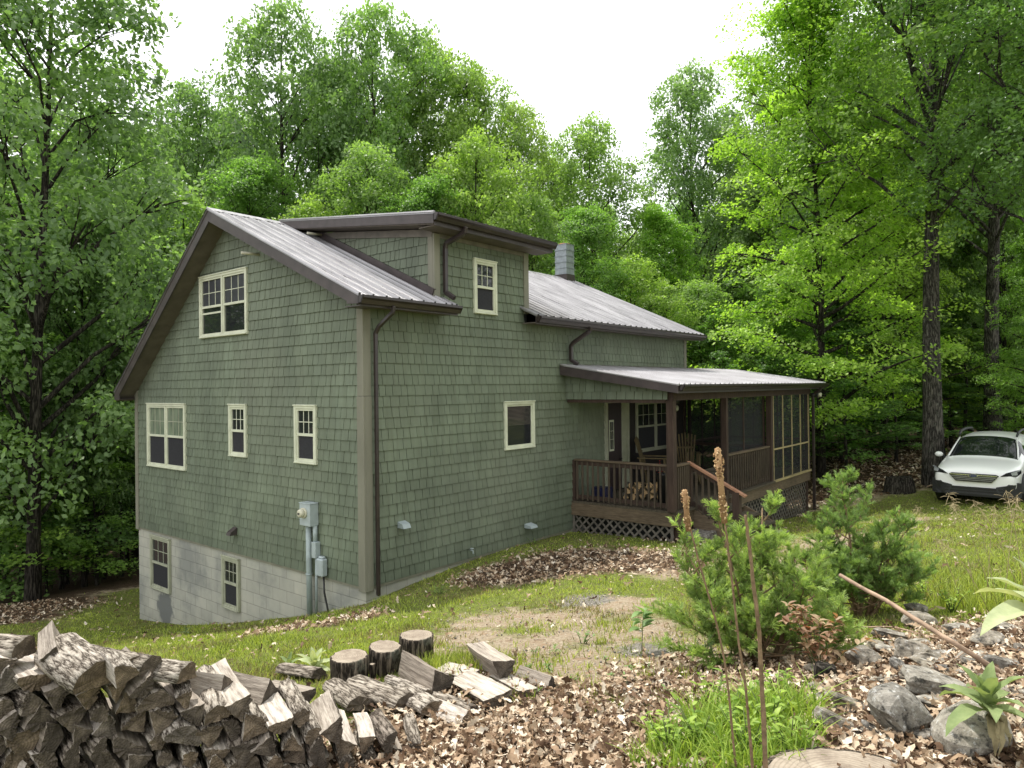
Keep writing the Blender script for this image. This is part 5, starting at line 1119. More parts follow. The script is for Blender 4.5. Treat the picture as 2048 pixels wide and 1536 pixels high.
def mullein(base, size, n, seed, lab, pale=False, wither=0):
    rg = random.Random(seed); e = empty('mullein_plant', tuple(base), label=lab, cat='plant'); mt_ = m_felty if pale else m_felt
    for k in range(n):
        t = k/n; L = size*(.55+.45*(1-t))*rg.uniform(.85, 1.1) if t > .25 else size*rg.uniform(.9, 1.1); el = R_(8+72*t+rg.uniform(-6, 6)); vs, fs = leaf_grid(L, L*.36, .9*(1-t)+.25, .22, wav=.012*size/.3, rg=rg); mb = MB(); put_leaf(mb, vs, fs, (0, 0, .015+.05*t), k*2.399+rg.uniform(-.2, .2), el, rg.uniform(-.2, .2)); o = mb.build('leaf', mt_, e, recalc=False)
    for k in range(wither):
        vs, fs = leaf_grid(size*.7, size*.18, 1.6, .5, wav=.03, rg=rg); mb = MB(); put_leaf(mb, vs, fs, (0, 0, .01), rg.uniform(3.2, 5.2), R_(-20), rg.uniform(-.5, .5)); mb.build('withered_leaf', m_drylf, e, recalc=False)
    return e
def lift(p, dz): return np.array([p[0], p[1], p[2]+dz])
mullein(lift(dep(1975, 1432, 2.45), 0), .205, 15, 1, 'felty green rosette plant growing on the corner boulder', wither=3)
mullein(dep(2085, 1235, 2.6), .27, 12, 2, 'pale woolly leaved rosette reaching in from the right edge', True)
mullein(gp(628, 1345), .21, 13, 3, 'broad leaved green rosette beside the nearest cut round', True)
mullein(gp(578, 1345), .14, 9, 4, 'smaller broad leaved rosette left of the larger one by the rounds', False)
mullein(gp(800, 1312), .08, 8, 5, 'tiny rosette peeking up behind the cut rounds', True)
mullein(gp(1110, 1308), .06, 8, 6, 'tiny flat rosette in the bare soil')
mullein(gp(372, 1268), .13, 8, 7, 'low leafy rosette on the lawn below the basement window')
# dead stalks
def stalk(pts, D, r0, r1, head=None, lab='', seed=0, dD=0.0):
    rg = random.Random(seed); P = [Vector(dep(px, py, D+dD*i/len(pts))) for i, (px, py) in enumerate(pts)]; g = h1(P[-1].x, P[-1].y); P[-1].z = min(P[-1].z, g)
    e = empty('dead_stalk', tuple(P[-1]), label=lab, cat='plant'); Q = [p-P[-1] for p in P]; R = []
    for a, b in zip(Q, Q[1:]): R += [a.lerp(b, k/4)+Vector((rg.uniform(-1, 1), rg.uniform(-1, 1), 0))*.0012 for k in range(4)]
    R.append(Q[-1]); n = len(R); mb = MB(); mb.tube(R, [r0+(r1-r0)*i/(n-1)+rg.uniform(-.0005, .0005) for i in range(n)], 8)
    for k in range(26):
        i = rg.randrange(4, n-1); q = R[i]; a = rg.uniform(0, 6.28); d = Vector((math.cos(a), math.sin(a), rg.uniform(.1, .8))); mb.tube([q, q+d*(.006+r1)], [.002, .0008], 4)
    mb.build('stem', m_dry, e)
    if head:
        T0, B0 = Q[0], Vector(dep(*head, D))-P[-1]; L_ = (T0-B0).length; mb = MB(); nn = int(L_/.0042)
        for i in range(nn):
            t = i/nn; c = T0.lerp(B0, t)
            for k in range(4):
                a = rg.uniform(0, 6.28); rr = (.011+.004*math.sin(t*9))*min(1, .4+t*9)*(1 if t < .75 else 1-(t-.75)*2.2); q = c+Vector((math.cos(a)*rr, math.sin(a)*rr, rg.uniform(-.002, .002))); s = rg.uniform(.0028, .0046); mb.add([q+Vector((s, 0, 0)), q+Vector((0, s, 0)), q+Vector((-s, 0, 0)), q+Vector((0, -s, 0)), q+Vector((0, 0, s*1.3)), q+Vector((0, 0, -s))], [(0, 1, 4), (1, 2, 4), (2, 3, 4), (3, 0, 4), (1, 0, 5), (2, 1, 5), (3, 2, 5), (0, 3, 5)])
        mb.tube([T0, B0], .010, 8); mb.build('seed_head', m_seed, e, recalc=False)
    return e
t = NT('seed_head'); isl = island(t); m_seed = t.fin(t.pbsdf(t.ramp(isl, [(0, (.10, .055, .025)), (.4, (.30, .18, .09)), (.8, (.55, .38, .20)), (1, (.68, .52, .32))]), .85, 0, .2))
stalk([(1435, 897), (1441, 960), (1449, 1040), (1466, 1180), (1478, 1290), (1492, 1380), (1505, 1534), (1512, 1650)], 2.35, .0028, .0050, (1449, 1046), 'tallest dead stalk with a long brown seed head', 1)
stalk([(1369, 980), (1373, 1030), (1407, 1156), (1436, 1257), (1453, 1345), (1472, 1534), (1482, 1650)], 2.55, .0026, .0046, (1377, 1062), 'shorter dead stalk with a small seed head, left of the tallest', 2)
stalk([(1491, 1030), (1497, 1080), (1505, 1150), (1518, 1264), (1524, 1362), (1529, 1492), (1535, 1650)], 2.3, .0045, .0085, None, 'thick dead stalk snapped off at the top, no seed head', 3)
def stick(pts, r0, r1, lab, seed=0, name='fallen_stick', wob=.006):
    rg = random.Random(seed); P = [Vector(p) for p in pts]; R = []
    for a, b in zip(P, P[1:]): R += [a.lerp(b, k/6)+Vector((rg.uniform(-1, 1), rg.uniform(-1, 1), rg.uniform(-1, 1)))*wob*.4 for k in range(6)]
    R.append(P[-1]); n = len(R); mb = MB(); mb.tube(R, [r0+(r1-r0)*i/(n-1) for i in range(n)], 8); o = mb.build(name, m_stick); return tag(o, lab, 'stick')
m_stick = simple('stick_wood', (.34, .24, .17), .8, 0, .25, .35, 18, .3, 50)
stick([dep(1680, 1150, 3.9), dep(1790, 1212, 3.62), dep(1905, 1284, 3.35), lift(gp(2022, 1362), .01)], .010, .013, 'long bare stick leaning over the rock pile', 1)
stick([lift(gp(1690, 1262), .03), lift(gp(1790, 1268), .05), lift(gp(1880, 1288), .03), lift(gp(1985, 1318), .02)], .006, .009, 'thin curved twig lying behind the long stick', 2)
stick([lift(gp(1812, 1400), .05), lift(gp(1835, 1372), .07), lift(gp(1860, 1362), .05)], .007, .006, 'short crooked twig on the flat lichened rock', 3)
stick([lift(gp(1905, 1300), .03), lift(gp(1960, 1330), .03), lift(gp(1990, 1345), .02)], .007, .006, 'short stick under the end of the long one', 4)
stick([lift(gp(1430, 1425), .015), lift(gp(1480, 1455), .02), lift(gp(1495, 1470), .015)], .006, .006, 'pale broken stick in the bright weeds', 5)
rg = random.Random(5)
for i in range(22):
    px = rg.uniform(1600, 2050); py = rg.uniform(1290, 1500); q = gp(px, py); a = rg.uniform(0, 6.28); l = rg.uniform(.06, .2); p2 = (q[0]+math.cos(a)*l, q[1]+math.sin(a)*l); tag(stick([lift(q, .03), (p2[0], p2[1], h1(*p2)+rg.uniform(.01, .06))], .003, .002, 'small twig scattered on the rock pile', 20+i, 'twig'), None, None, 'twigs on the rock pile')
for i in range(10):
    px = rg.uniform(900, 1300); py = rg.uniform(1200, 1480); q = gp(px, py); a = rg.uniform(0, 6.28); l = rg.uniform(.08, .2); p2 = (q[0]+math.cos(a)*l, q[1]+math.sin(a)*l); tag(stick([lift(q, .01), (p2[0], p2[1], h1(*p2)+.012)], .003, .002, 'small twig on the bare ground of the yard', 50+i, 'twig'), None, None, 'twigs in the yard')

# junipers
m_jun = mat_leaf('juniper_needles', (.040, .092, .028), (.42, .56, .18), .38, (1.4, 1.4, .7))
def juniper(base, spec, seed, lab, ht, rad, nb=46, clumps=None, tint=(1, 1, 1)):
    r = np.random.RandomState(seed); rg = random.Random(seed); e = empty('juniper_bush', tuple(base), label=lab, cat='bush'); tk = MB(); O, D, S, TI = [], [], [], []
    def limb(p, d, L, r0, lvl):
        pts = [p]; q = p.copy(); dd = d.copy(); n = 5
        for i in range(n): dd = (dd+Vector((rg.uniform(-.22, .22), rg.uniform(-.22, .22), rg.uniform(-.08, .20)))).normalized(); q = q+dd*L/n; pts.append(q.copy())
        tk.tube(pts, [r0*(1-.15*i) for i in range(n+1)], 5, cap=False)
        m = int(L/.0125)+2
        for k in range(m):
            u = rg.uniform(.22, 1) if lvl else rg.uniform(.45, 1); i = min(int(u*n), n-1); b = pts[i].lerp(pts[i+1], u*n-i); a = Vector((rg.uniform(-1, 1), rg.uniform(-1, 1), rg.uniform(-.5, .8))).normalized(); f = (dd*.9+a*.8).normalized(); O.append(b); D.append(f); S.append(rg.uniform(.038, .078)*(1.1 if u > .8 else 1)); TI.append(min(1, max(0, u*.75+rg.uniform(-.2, .35))))
        if lvl == 0:
            for k in range(6):
                u = rg.uniform(.25, .95); i = min(int(u*n), n-1); b = pts[i].lerp(pts[i+1], u*n-i); a = Vector((rg.uniform(-1, 1), rg.uniform(-1, 1), rg.uniform(-.2, .7))).normalized(); limb(b, (dd*.7+a*.9).normalized(), L*rg.uniform(.3, .5), r0*.45, 1)
    for (ax, ay, H, R, n) in spec:      # leaders: where, how high, how wide, how many limbs
        top = Vector((ax, ay, H)); tk.tube([Vector((ax*.15, ay*.15, -.05)), Vector((ax*.5, ay*.5, H*.45)), top], [.016, .010, .004], 6)
        for k in range(n):
            t = (k+.5)/n; p = Vector((ax*(.3+.7*t), ay*(.3+.7*t), H*(.03+.92*t))); az = k*2.4+rg.uniform(-.4, .4); el = R_(2+54*t+rg.uniform(-8, 8)); limb(p, Vector((math.cos(az)*math.cos(el), math.sin(az)*math.cos(el), math.sin(el))), R*(1.05-.62*t)*rg.uniform(.7, 1.15), .007, 0)
    tk.build('stem', m_dry, e, recalc=False)
    O = np.array(O); D = unit(np.array(D)); S = np.array(S); TI = np.array(TI); n = len(O); side = unit(np.cross(D, r.normal(0, 1, (n, 3)))); nn = np.cross(side, D); qs, tt = [], []
    def ribbon(p0, p1, sd_, w): qs.append(np.stack([p0-sd_*w, p0+sd_*w, p1+sd_*w*.25, p1-sd_*w*.25], 1))
    ribbon(O, O+D*S[:, None], side, .0030); tt.append(TI); ribbon(O, O+D*S[:, None], nn, .0030); tt.append(TI)
    for k in range(9):
        u = .12+.82*k/9; b = O+D*S[:, None]*u; s = (-1)**k; d2 = unit(D*.85+side*s*.75+nn*r.uniform(-.6, .6, (n, 1))); l = S[:, None]*(.50-.32*u)*r.uniform(.7, 1.3, (n, 1)); ribbon(b, b+d2*l, unit(np.cross(d2, nn)), .0030); tt.append(TI*.8+.2*r.rand(n))
    V = np.concatenate(qs).reshape(-1, 3); o = npmesh('foliage', V, np.arange(len(V)).reshape(-1, 4), m_jun, {'tint': ('FLOAT', np.repeat(np.clip(np.concatenate(tt), 0, 1), 4))}, parent=e); o.color = (*tint, 1); return e
ux, uy = _rt[0], _rt[1]
def cs(lat, H, R, n, f=0.0): return (ux*lat+_f[0]*f, uy*lat+_f[1]*f, H, R, n)
juniper(gp(1520, 1325), [cs(.0, .66, .62, 15), cs(-.48, .74, .40, 9, .05), cs(-.22, .92, .46, 10, .1), cs(.40, .66, .50, 9), cs(-.38, .36, .50, 9, -.1), cs(.10, 1.0, .34, 8, .2), cs(.3, .3, .5, 7, -.1), cs(.0, .22, .6, 8, -.15)], 5, 'nearer bushy juniper with feathery bright tips behind the dead stalks', 1, .6, tint=(1.1, 1.1, 1.0))
juniper(gp(1722, 1232), [cs(-.1, .25, .6, 8, -.1), cs(.3, .3, .45, 6, -.1), cs(-.14, 1.14, .46, 16), cs(.26, .68, .50, 11), cs(-.20, .74, .50, 9), cs(.46, .84, .28, 7, .1), cs(.0, .45, .62, 8), cs(-.5, .5, .3, 5)], 6, 'farther dark juniper with a thin pointed leader, left of the tall grass', 1, .6, tint=(.85, .92, .9))

# leafy little plants
m_red = mat_leaf('red_leaf', (.24, .13, .08), (.42, .33, .20), .35, (1.6, 1.1, .6)); m_lime = mat_leaf('lime_leaf', (.16, .26, .04), (.38, .50, .10), .4); m_mint = mat_leaf('milkweed_leaf', (.13, .22, .07), (.24, .36, .13), .35)
def leafy(base, n, H, spread, lw, mat, lab, seed, name='leafy_weed', stems=5, pair=False, cat='plant', group=None):
    r = random.Random(seed); e = empty(name, tuple(base), label=lab, cat=cat, group=group); st_ = MB(); V, F_, T_ = [], [], []
    for s in range(stems):
        a = r.uniform(0, 6.28); tip = Vector((math.cos(a)*spread*r.uniform(.2, 1), math.sin(a)*spread*r.uniform(.2, 1), H*r.uniform(.65, 1))); mid_ = tip*.5+Vector((0, 0, H*.08)); st_.tube([Vector((0, 0, -.03)), mid_, tip], [.004, .003, .0015], 5)
        for k in range(n//stems):
            u = r.uniform(.2, 1); b = mid_.lerp(tip, u*2-1) if u > .5 else Vector((0, 0, 0)).lerp(mid_, u*2); L = lw*r.uniform(.6, 1.15); vs, fs = leaf_grid(L, L*.48, r.uniform(.2, .9), .18, 4, 2); az = (k*math.pi+a) if pair else r.uniform(0, 6.28); el = r.uniform(-.1, .9)
            M_ = Matrix.Translation(b) @ Matrix.Rotation(az, 4, 'Z') @ Matrix.Rotation(-el, 4, 'Y'); o_ = len(V); V += [tuple(M_ @ Vector(v)) for v in vs]; F_ += [tuple(o_+i for i in f) for f in fs]; T_ += [r.random()]*len(vs)
    st_.build('stem', m_stem, e, recalc=False); npmesh('leaves', V, F_, mat, {'tint': ('FLOAT', T_)}, parent=e, smooth=True); return e
leafy(gp(1642, 1350), 220, .40, .32, .062, m_red, 'small shrub with coppery red leaves left of the rocks', 1, 'red_leaved_shrub', 11)
leafy(gp(1283, 1305), 16, .44, .04, .13, m_mint, 'single upright milkweed with broad pale green leaves in front of the juniper', 2, 'milkweed', 1, True)
leafy(gp(1165, 1290), 40, .10, .12, .03, m_mint, 'low weed in the grassy strip between bare patches', 3)
leafy(gp(880, 1188), 70, .12, .25, .03, LEAFM['maple'], 'creeping weed along the foundation near the corner', 4, stems=9)
leafy(gp(770, 1190), 60, .18, .14, .03, LEAFM['maple'], 'small weed clump at the foot of the downspout', 5, stems=7)
leafy(gp(1065, 1090), 50, .14, .2, .035, LEAFM['maple'], 'weed patch by the wall beside the lattice', 6, stems=7)
leafy(gp(1945, 1500), 14, .12, .05, .035, m_mint, 'tiny fresh sprig in the bottom right corner', 7, stems=2)
for i, (px, py, hh) in enumerate([(105, 1178, .5), (150, 1170, .6), (200, 1165, .5), (235, 1160, .45), (262, 1158, .5), (60, 1190, .4)]):
    leafy(gp(px, py), 90, hh*1.3, .45, .13, m_mint if i % 2 else LEAFM['maple'], 'bright leafy bush at the edge of the dark woods left of the cabin', 30+i, 'leafy_bush', 8, group='leafy bushes edging the woods')
for i, (px, py) in enumerate([(1400, 1505), (1465, 1470), (1540, 1470), (1580, 1520), (1340, 1520), (1500, 1525), (1430, 1440), (1570, 1430)]):
    leafy(gp(px, py), 70, .20, .13, .045, m_lime, 'lime green broad leaved weed among the bright grass near the dead stalks', 80+i, 'leafy_weed', 8, group='lime weeds at the bottom of the picture')
for i, (px, py) in enumerate([(1850, 1200), (1905, 1225), (1790, 1165), (2000, 1215)]):
    leafy(gp(px, py), 60, .22, .16, .04, m_lime, 'low yellow green weed at the edge of the rock pile', 90+i, 'leafy_weed', 7, group='weeds behind the rock pile')
for i in range(14):
    px = rg.uniform(960, 1350); py = rg.uniform(1220, 1400); leafy(gp(px, py), 12, .05, .05, .03, m_mint, 'tiny seedling in the bare soil', 60+i, 'seedling', 3, group='seedlings in the bare soil')
# seed-bearing grass stems
m_straw = simple('straw', (.42, .34, .19), .8)
def plume(base, tip, lab, seed):
    r = random.Random(seed); b = Vector(base); tp = Vector(tip)-b; ln_ = tp.length; e = empty('seed_grass', tuple(b), label=lab, cat='grass stem', group='seed stems of tall grass'); mid_ = tp*.55+Vector((0, 0, ln_*.10)); mb = MB(); pts = [Vector((0, 0, 0)), mid_*.5+Vector((0, 0, .02)), mid_, tp*.8+Vector((0, 0, ln_*.06)), tp]; mb.tube(pts, [.0028, .0025, .002, .0015, .001], 5); mb.build('stalk', m_straw, e)
    mb = MB()
    for k in range(34):
        u = r.uniform(.76, 1); q = tp*u+Vector((0, 0, ln_*.06*(1-u)*4)); d = Vector((r.uniform(-1, 1), r.uniform(-1, 1), r.uniform(-.9, .5))).normalized(); l = r.uniform(.03, .09); mb.tube([q, q+d*l*.6, q+d*l+Vector((0, 0, -.012))], [.0007, .0016, .0008], 3)
    mb.build('plume', m_straw, e, recalc=False)
for i, (bx, by, tx, ty, d0, d1) in enumerate([(1985, 1235, 1895, 985, 5.6, 5.2), (2045, 1230, 1945, 1000, 5.5, 5.2), (2050, 1190, 2012, 980, 5.0, 4.8), (1950, 1245, 1905, 1005, 5.7, 5.6), (1975, 1240, 1880, 1080, 5.4, 5.2), (2000, 1200, 2035, 990, 5.3, 5.0), (1925, 1240, 1830, 1010, 5.7, 5.6), (1990, 1240, 1955, 1040, 5.5, 5.3), (1965, 1230, 1990, 1010, 5.6, 5.4)]):
    b = ground_at(bx, d0); plume(b, dep(tx, ty, d1), 'thin straw seed stem arching up from the tall grass at right', i)
# weathered stump in the woods, ferny base of the red shrub
def wood_stump(px, py, w, h, lab, seed):
    g = gp(px, py); dd = (g-CAM)@fwd; R = w/2*dd/F; H = h*dd/F; rg = random.Random(seed); mb = MB(); n = 18; vs = []
    for j in range(5):
        for k in range(n): q = 6.283*k/n; rr = R*(1.25-.3*j/4)*(1+.12*math.sin(3*q+seed)+rg.uniform(-.05, .05)); vs.append((g[0]+rr*math.cos(q), g[1]+rr*math.sin(q), g[2]-.05+(H+.05)*j/4+(rg.uniform(-.08, .08)*H if j == 4 else 0)))
    mb.add(vs, [(j*n+k, j*n+(k+1) % n, (j+1)*n+(k+1) % n, (j+1)*n+k) for j in range(4) for k in range(n)]+[tuple(4*n+k for k in range(n))], 0, False); return tag(mb.build('tree_stump', m_bark), lab, 'stump')
wood_stump(1802, 982, 48, 28, 'old dark tree stump in the woods left of the tall trunk', 2)
wood_stump(1650, 1365, 40, 34, 'rotten stump base under the red leaved shrub', 5)

# ================================================================== PORCH THINGS
FRESH = [log_mesh('wedge', 80, .36, .07, True), log_mesh('half', 81, .36, .06, True), log_mesh('wedge', 82, .36, .08, True)]
rg = random.Random(6)
for i in range(14):
    row, c = divmod(i, 5) if i < 10 else (2, i-10); q = onp(1250+c*17+row*6, 1000, 'z', DZ); log_at(FRESH[i % 3], (q[0], q[1], DZ+.06+row*.10), math.atan2(q[1]-CAM[1], q[0]-CAM[0])+R_(rg.uniform(-10, 10)), rg.uniform(0, 6), 0, 'fresh yellow split log stacked on the porch deck', 'split logs on the porch deck', .85, sy=.8)
mb = MB(); mb.box(5.15, 5.42, -.62, -.3, DZ+.005, DZ+.25); o = mb.build('storage_bin', simple('navy_plastic', (.012, .014, .06), .4), bevel=.01); tag(o, 'dark blue storage bin behind the porch railing near the wall', 'bin')
e = empty('flower_pot', (5.62, -1.55, DZ), label='pot of small red flowers beside the corner porch post', cat='plant'); mb = MB(); mb.tube([(0, 0, 0), (0, 0, .5), (0, 0, .55)], [.09, .09, .12], 12); mb.build('pot', m_black, e); mb = MB(); rg = random.Random(2)
for k in range(40): q = Vector((rg.gauss(0, .05), rg.gauss(0, .05), .66+rg.gauss(0, .05))); s = .018; mb.add([q+Vector((s, 0, 0)), q+Vector((0, s, 0)), q+Vector((-s, 0, 0)), q+Vector((0, 0, s))], [(0, 1, 3), (1, 2, 3), (0, 2, 1), (0, 3, 2)])
mb.build('flowers', simple('red_petal', (.42, .03, .02), .6), e, recalc=False)
def chair(loc, rz, lab, mat):
    e = empty('rocking_chair', loc, rz, label=lab, cat='chair'); mb = MB()
    for k in range(6): mb.box(-.24, .24, -.22+k*.08, -.16+k*.08, .40, .42)
    mb.build('seat', mat, e); mb = MB()
    for k in range(7): a = (k-3)*.05; mb.beam((a, .24, .42), (a*1.45, .42, 1.08-abs(k-3)*.02), .034, .014, up=(0, 1, 0))
    mb.beam((-.2, .33, .75), (.2, .33, .75), .02, .04); mb.build('backrest', mat, e)
    for s in (-1, 1):
        mb = MB(); mb.beam((s*.25, -.20, .05), (s*.25, -.20, .62), .04, .04, up=(0, 1, 0)); mb.build('leg', mat, e); mb = MB(); mb.beam((s*.25, .24, .05), (s*.25, .30, .62), .04, .04, up=(0, 1, 0)); mb.build('leg', mat, e)
        mb = MB(); mb.beam((s*.27, -.26, .64), (s*.27, .36, .64), .07, .022); mb.build('armrest', mat, e); mb = MB(); mb.beam((s*.25, -.35, .04), (s*.25, .10, .02), .03, .035); mb.beam((s*.25, .10, .02), (s*.25, .45, .06), .03, .035); mb.build('rocker', mat, e)
    return e
m_chair = mat_wood('chair_wood', (.10, .075, .04), (.24, .19, .10), (9, 9, 2))
chair((8.35, -.75, DZ+.01), R_(-60), 'slatted wooden rocking chair facing the steps beside the porch window', m_chair); chair((7.3, -.55, DZ+.01), R_(20), 'second slatted rocking chair by the wall, half behind the corner post', m_chair)
mb = MB(); mb.box(10.4, 11.6, -1.4, -.6, DZ+.66, DZ+.70)
tb = empty('porch_table', (0, 0, 0), label='dark table inside the screened end of the porch', cat='table'); mb.build('tabletop', m_black, tb)
for x in (10.45, 11.55):
    for y in (-1.35, -.65): mb = MB(); mb.box(x-.025, x+.025, y-.025, y+.025, DZ+.005, DZ+.66); mb.build('leg', m_black, tb)
for i, (x0, x1, y0, y1, z0, z1, lab) in enumerate([(5.0, 5.55, -2.62, -2.25, -.02, .16, 'rough stone block beside the porch corner under the steps'), (5.3, 6.6, -3.5, -3.15, -.08, .10, 'long flat stone laid in front of the porch steps')]):
    bm = bmesh.new(); bmesh.ops.create_cube(bm, size=1); bmesh.ops.subdivide_edges(bm, edges=bm.edges, cuts=4, use_grid_fill=True); rg = random.Random(i)
    for v in bm.verts: v.co = Vector(((x0+x1)/2+v.co.x*(x1-x0)+rg.uniform(-.015, .015), (y0+y1)/2+v.co.y*(y1-y0)+rg.uniform(-.015, .015), (z0+z1)/2+v.co.z*(z1-z0)+rg.uniform(-.01, .01)))
    me = bpy.data.meshes.new('step_stone'); bm.to_mesh(me); bm.free(); me.materials.append(m_rock); o = bpy.data.objects.new('step_stone', me); C.objects.link(o); tag(o, lab, 'stone')

# ================================================================== CAR
t = NT('car_white'); oi = t.noise(t.coord(), 3, 3); p = t.pbsdf((.95, .96, .95), .25, 0, .5); p.inputs['Coat Weight'].default_value = .6; p.inputs['Coat Roughness'].default_value = .06; m_cw = t.fin(p)
m_cglass = simple('car_glass', (.010, .013, .014), .04, 0, .35, .1); m_clad = simple('car_cladding', (.035, .036, .038), .55); m_tyre = simple('tyre', (.016, .016, .017), .85); m_rim = simple('alloy', (.30, .31, .32), .3, .8); m_chr = simple('chrome', (.60, .62, .66), .15, 1.0); m_lampd = simple('lamp_dark', (.03, .032, .04), .12, .2); m_lampw = simple('lamp_clear', (.55, .58, .62), .12, .3)
car = empty('parked_car', (0, 0, 0), label='white crossover car parked on the grass at the right edge, facing the viewer', cat='car')
# stations along the car: x from the nose (0) backwards; ring half section from floor centre to roof centre
ST = [  # x, w_low, z_low, w_mid, z_mid, w_sh, z_sh, w_gb, z_gb, w_rf, z_rf, z_top
    (0.03, .60, .30, .76, .58, .74, .80, .48, .84, .25, .85, .855),
    (0.12, .80, .26, .87, .58, .84, .83, .60, .91, .30, .935, .94),
    (0.45, .88, .24, .92, .60, .89, .89, .70, .98, .35, 1.01, 1.02),
    (1.00, .90, .24, .93, .64, .91, .95, .76, 1.04, .40, 1.065, 1.075),
    (1.28, .90, .24, .93, .66, .92, .98, .78, 1.06, .42, 1.085, 1.095),
    (1.75, .90, .24, .93, .66, .92, 1.01, .79, 1.20, .64, 1.37, 1.40),
    (2.15, .90, .24, .93, .66, .92, 1.03, .76, 1.42, .61, 1.60, 1.635),
    (3.00, .90, .24, .93, .66, .92, 1.05, .75, 1.44, .60, 1.65, 1.68),
    (3.90, .90, .24, .93, .68, .92, 1.07, .74, 1.44, .60, 1.63, 1.66),
    (4.45, .88, .26, .90, .70, .88, 1.08, .70, 1.38, .54, 1.52, 1.54),
    (4.80, .80, .30, .86, .72, .84, 1.04, .70, 1.10, .40, 1.12, 1.12)]
def ring(s): x, a, b, c, d, e_, f, g_, h, i, j, k = s; return [(x, 0, b), (x, a, b), (x, c, d), (x, e_, f), (x, g_, h), (x, i, j), (x, 0, k)]
def half(faces_wanted, name, mat, off=0.0, sub=2):
    mb = MB()
    for sgn in (1, -1):
        vs = []
        for s in ST: vs += [(p[0], p[1]*sgn, p[2]) for p in ring(s)]
        fs = []
        for i in range(len(ST)-1):
            for k in range(6):
                if (i, k) in faces_wanted: q = (i*7+k, i*7+k+1, (i+1)*7+k+1, (i+1)*7+k); fs.append(q if sgn > 0 else q[::-1])
        if name == 'body': fs += [tuple(range(6, -1, -1)) if sgn > 0 else tuple(range(7)), tuple(range((len(ST)-1)*7, len(ST)*7)) if sgn > 0 else tuple(range(len(ST)*7-1, (len(ST)-1)*7-1, -1))]
        mb.add(vs, fs, 0, True)
    o = mb.build(name, mat, car, recalc=False); bm = bmesh.new(); bm.from_mesh(o.data); bmesh.ops.remove_doubles(bm, verts=bm.verts, dist=1e-4)
    loose_v = [v for v in bm.verts if not v.link_faces]; bmesh.ops.delete(bm, geom=loose_v, context='VERTS'); bmesh.ops.recalc_face_normals(bm, faces=bm.faces); bm.to_mesh(o.data); bm.free()
    if sub: m = o.modifiers.new('sub', 'SUBSURF'); m.levels = m.render_levels = sub
    return o
glass = {(4, 4), (5, 4), (4, 5), (5, 5), (4, 3), (5, 3), (6, 3), (7, 3), (8, 3)} - {(4, 3)}
allf = {(i, k) for i in range(len(ST)-1) for k in range(6)}
body = half(allf, 'body', m_cw)
me = body.data; me.materials.append(m_cglass); me.materials.append(m_clad)
def near_st(c, i0, i1): return ST[i0][0]-1e-3 <= c.x <= ST[i1][0]+1e-3
for p in me.polygons:
    vs_ = [me.vertices[k].co for k in p.vertices]; c = sum(vs_, Vector())/len(vs_); zmx = max(v.z for v in vs_); ymn = min(abs(v.y) for v in vs_); ymx = max(abs(v.y) for v in vs_)
    if len(p.vertices) > 4 or c.z < .3: continue
    if near_st(c, 4, 6) and max(v.x for v in vs_) <= 2.16 and ymx < .80 and min(v.z for v in vs_) > 1.05: p.material_index = 1
    elif 1.7 < c.x < 4.5 and ymx > .88 and ymn < .80 and zmx > 1.15: p.material_index = 1
    elif c.x < .5 and zmx < .60: p.material_index = 2
me.update(); dg = bpy.context.evaluated_depsgraph_get(); ev = body.evaluated_get(dg); full = bpy.data.meshes.new_from_object(ev)
for idx_, nm_ in ((0, 'body'), (1, 'windows'), (2, 'bumper_cladding')):
    bm = bmesh.new(); bm.from_mesh(full); bmesh.ops.delete(bm, geom=[f for f in bm.faces if f.material_index != idx_], context='FACES'); m2 = bpy.data.meshes.new(nm_); bm.to_mesh(m2); bm.free(); m2.materials.append((m_cw, m_cglass, m_clad)[idx_]); m2.polygons.foreach_set('material_index', [0]*len(m2.polygons)); m2.update()
    if idx_ == 0: body.data = m2; body.modifiers.clear()
    else: o = bpy.data.objects.new(nm_, m2); C.objects.link(o); o.parent = car
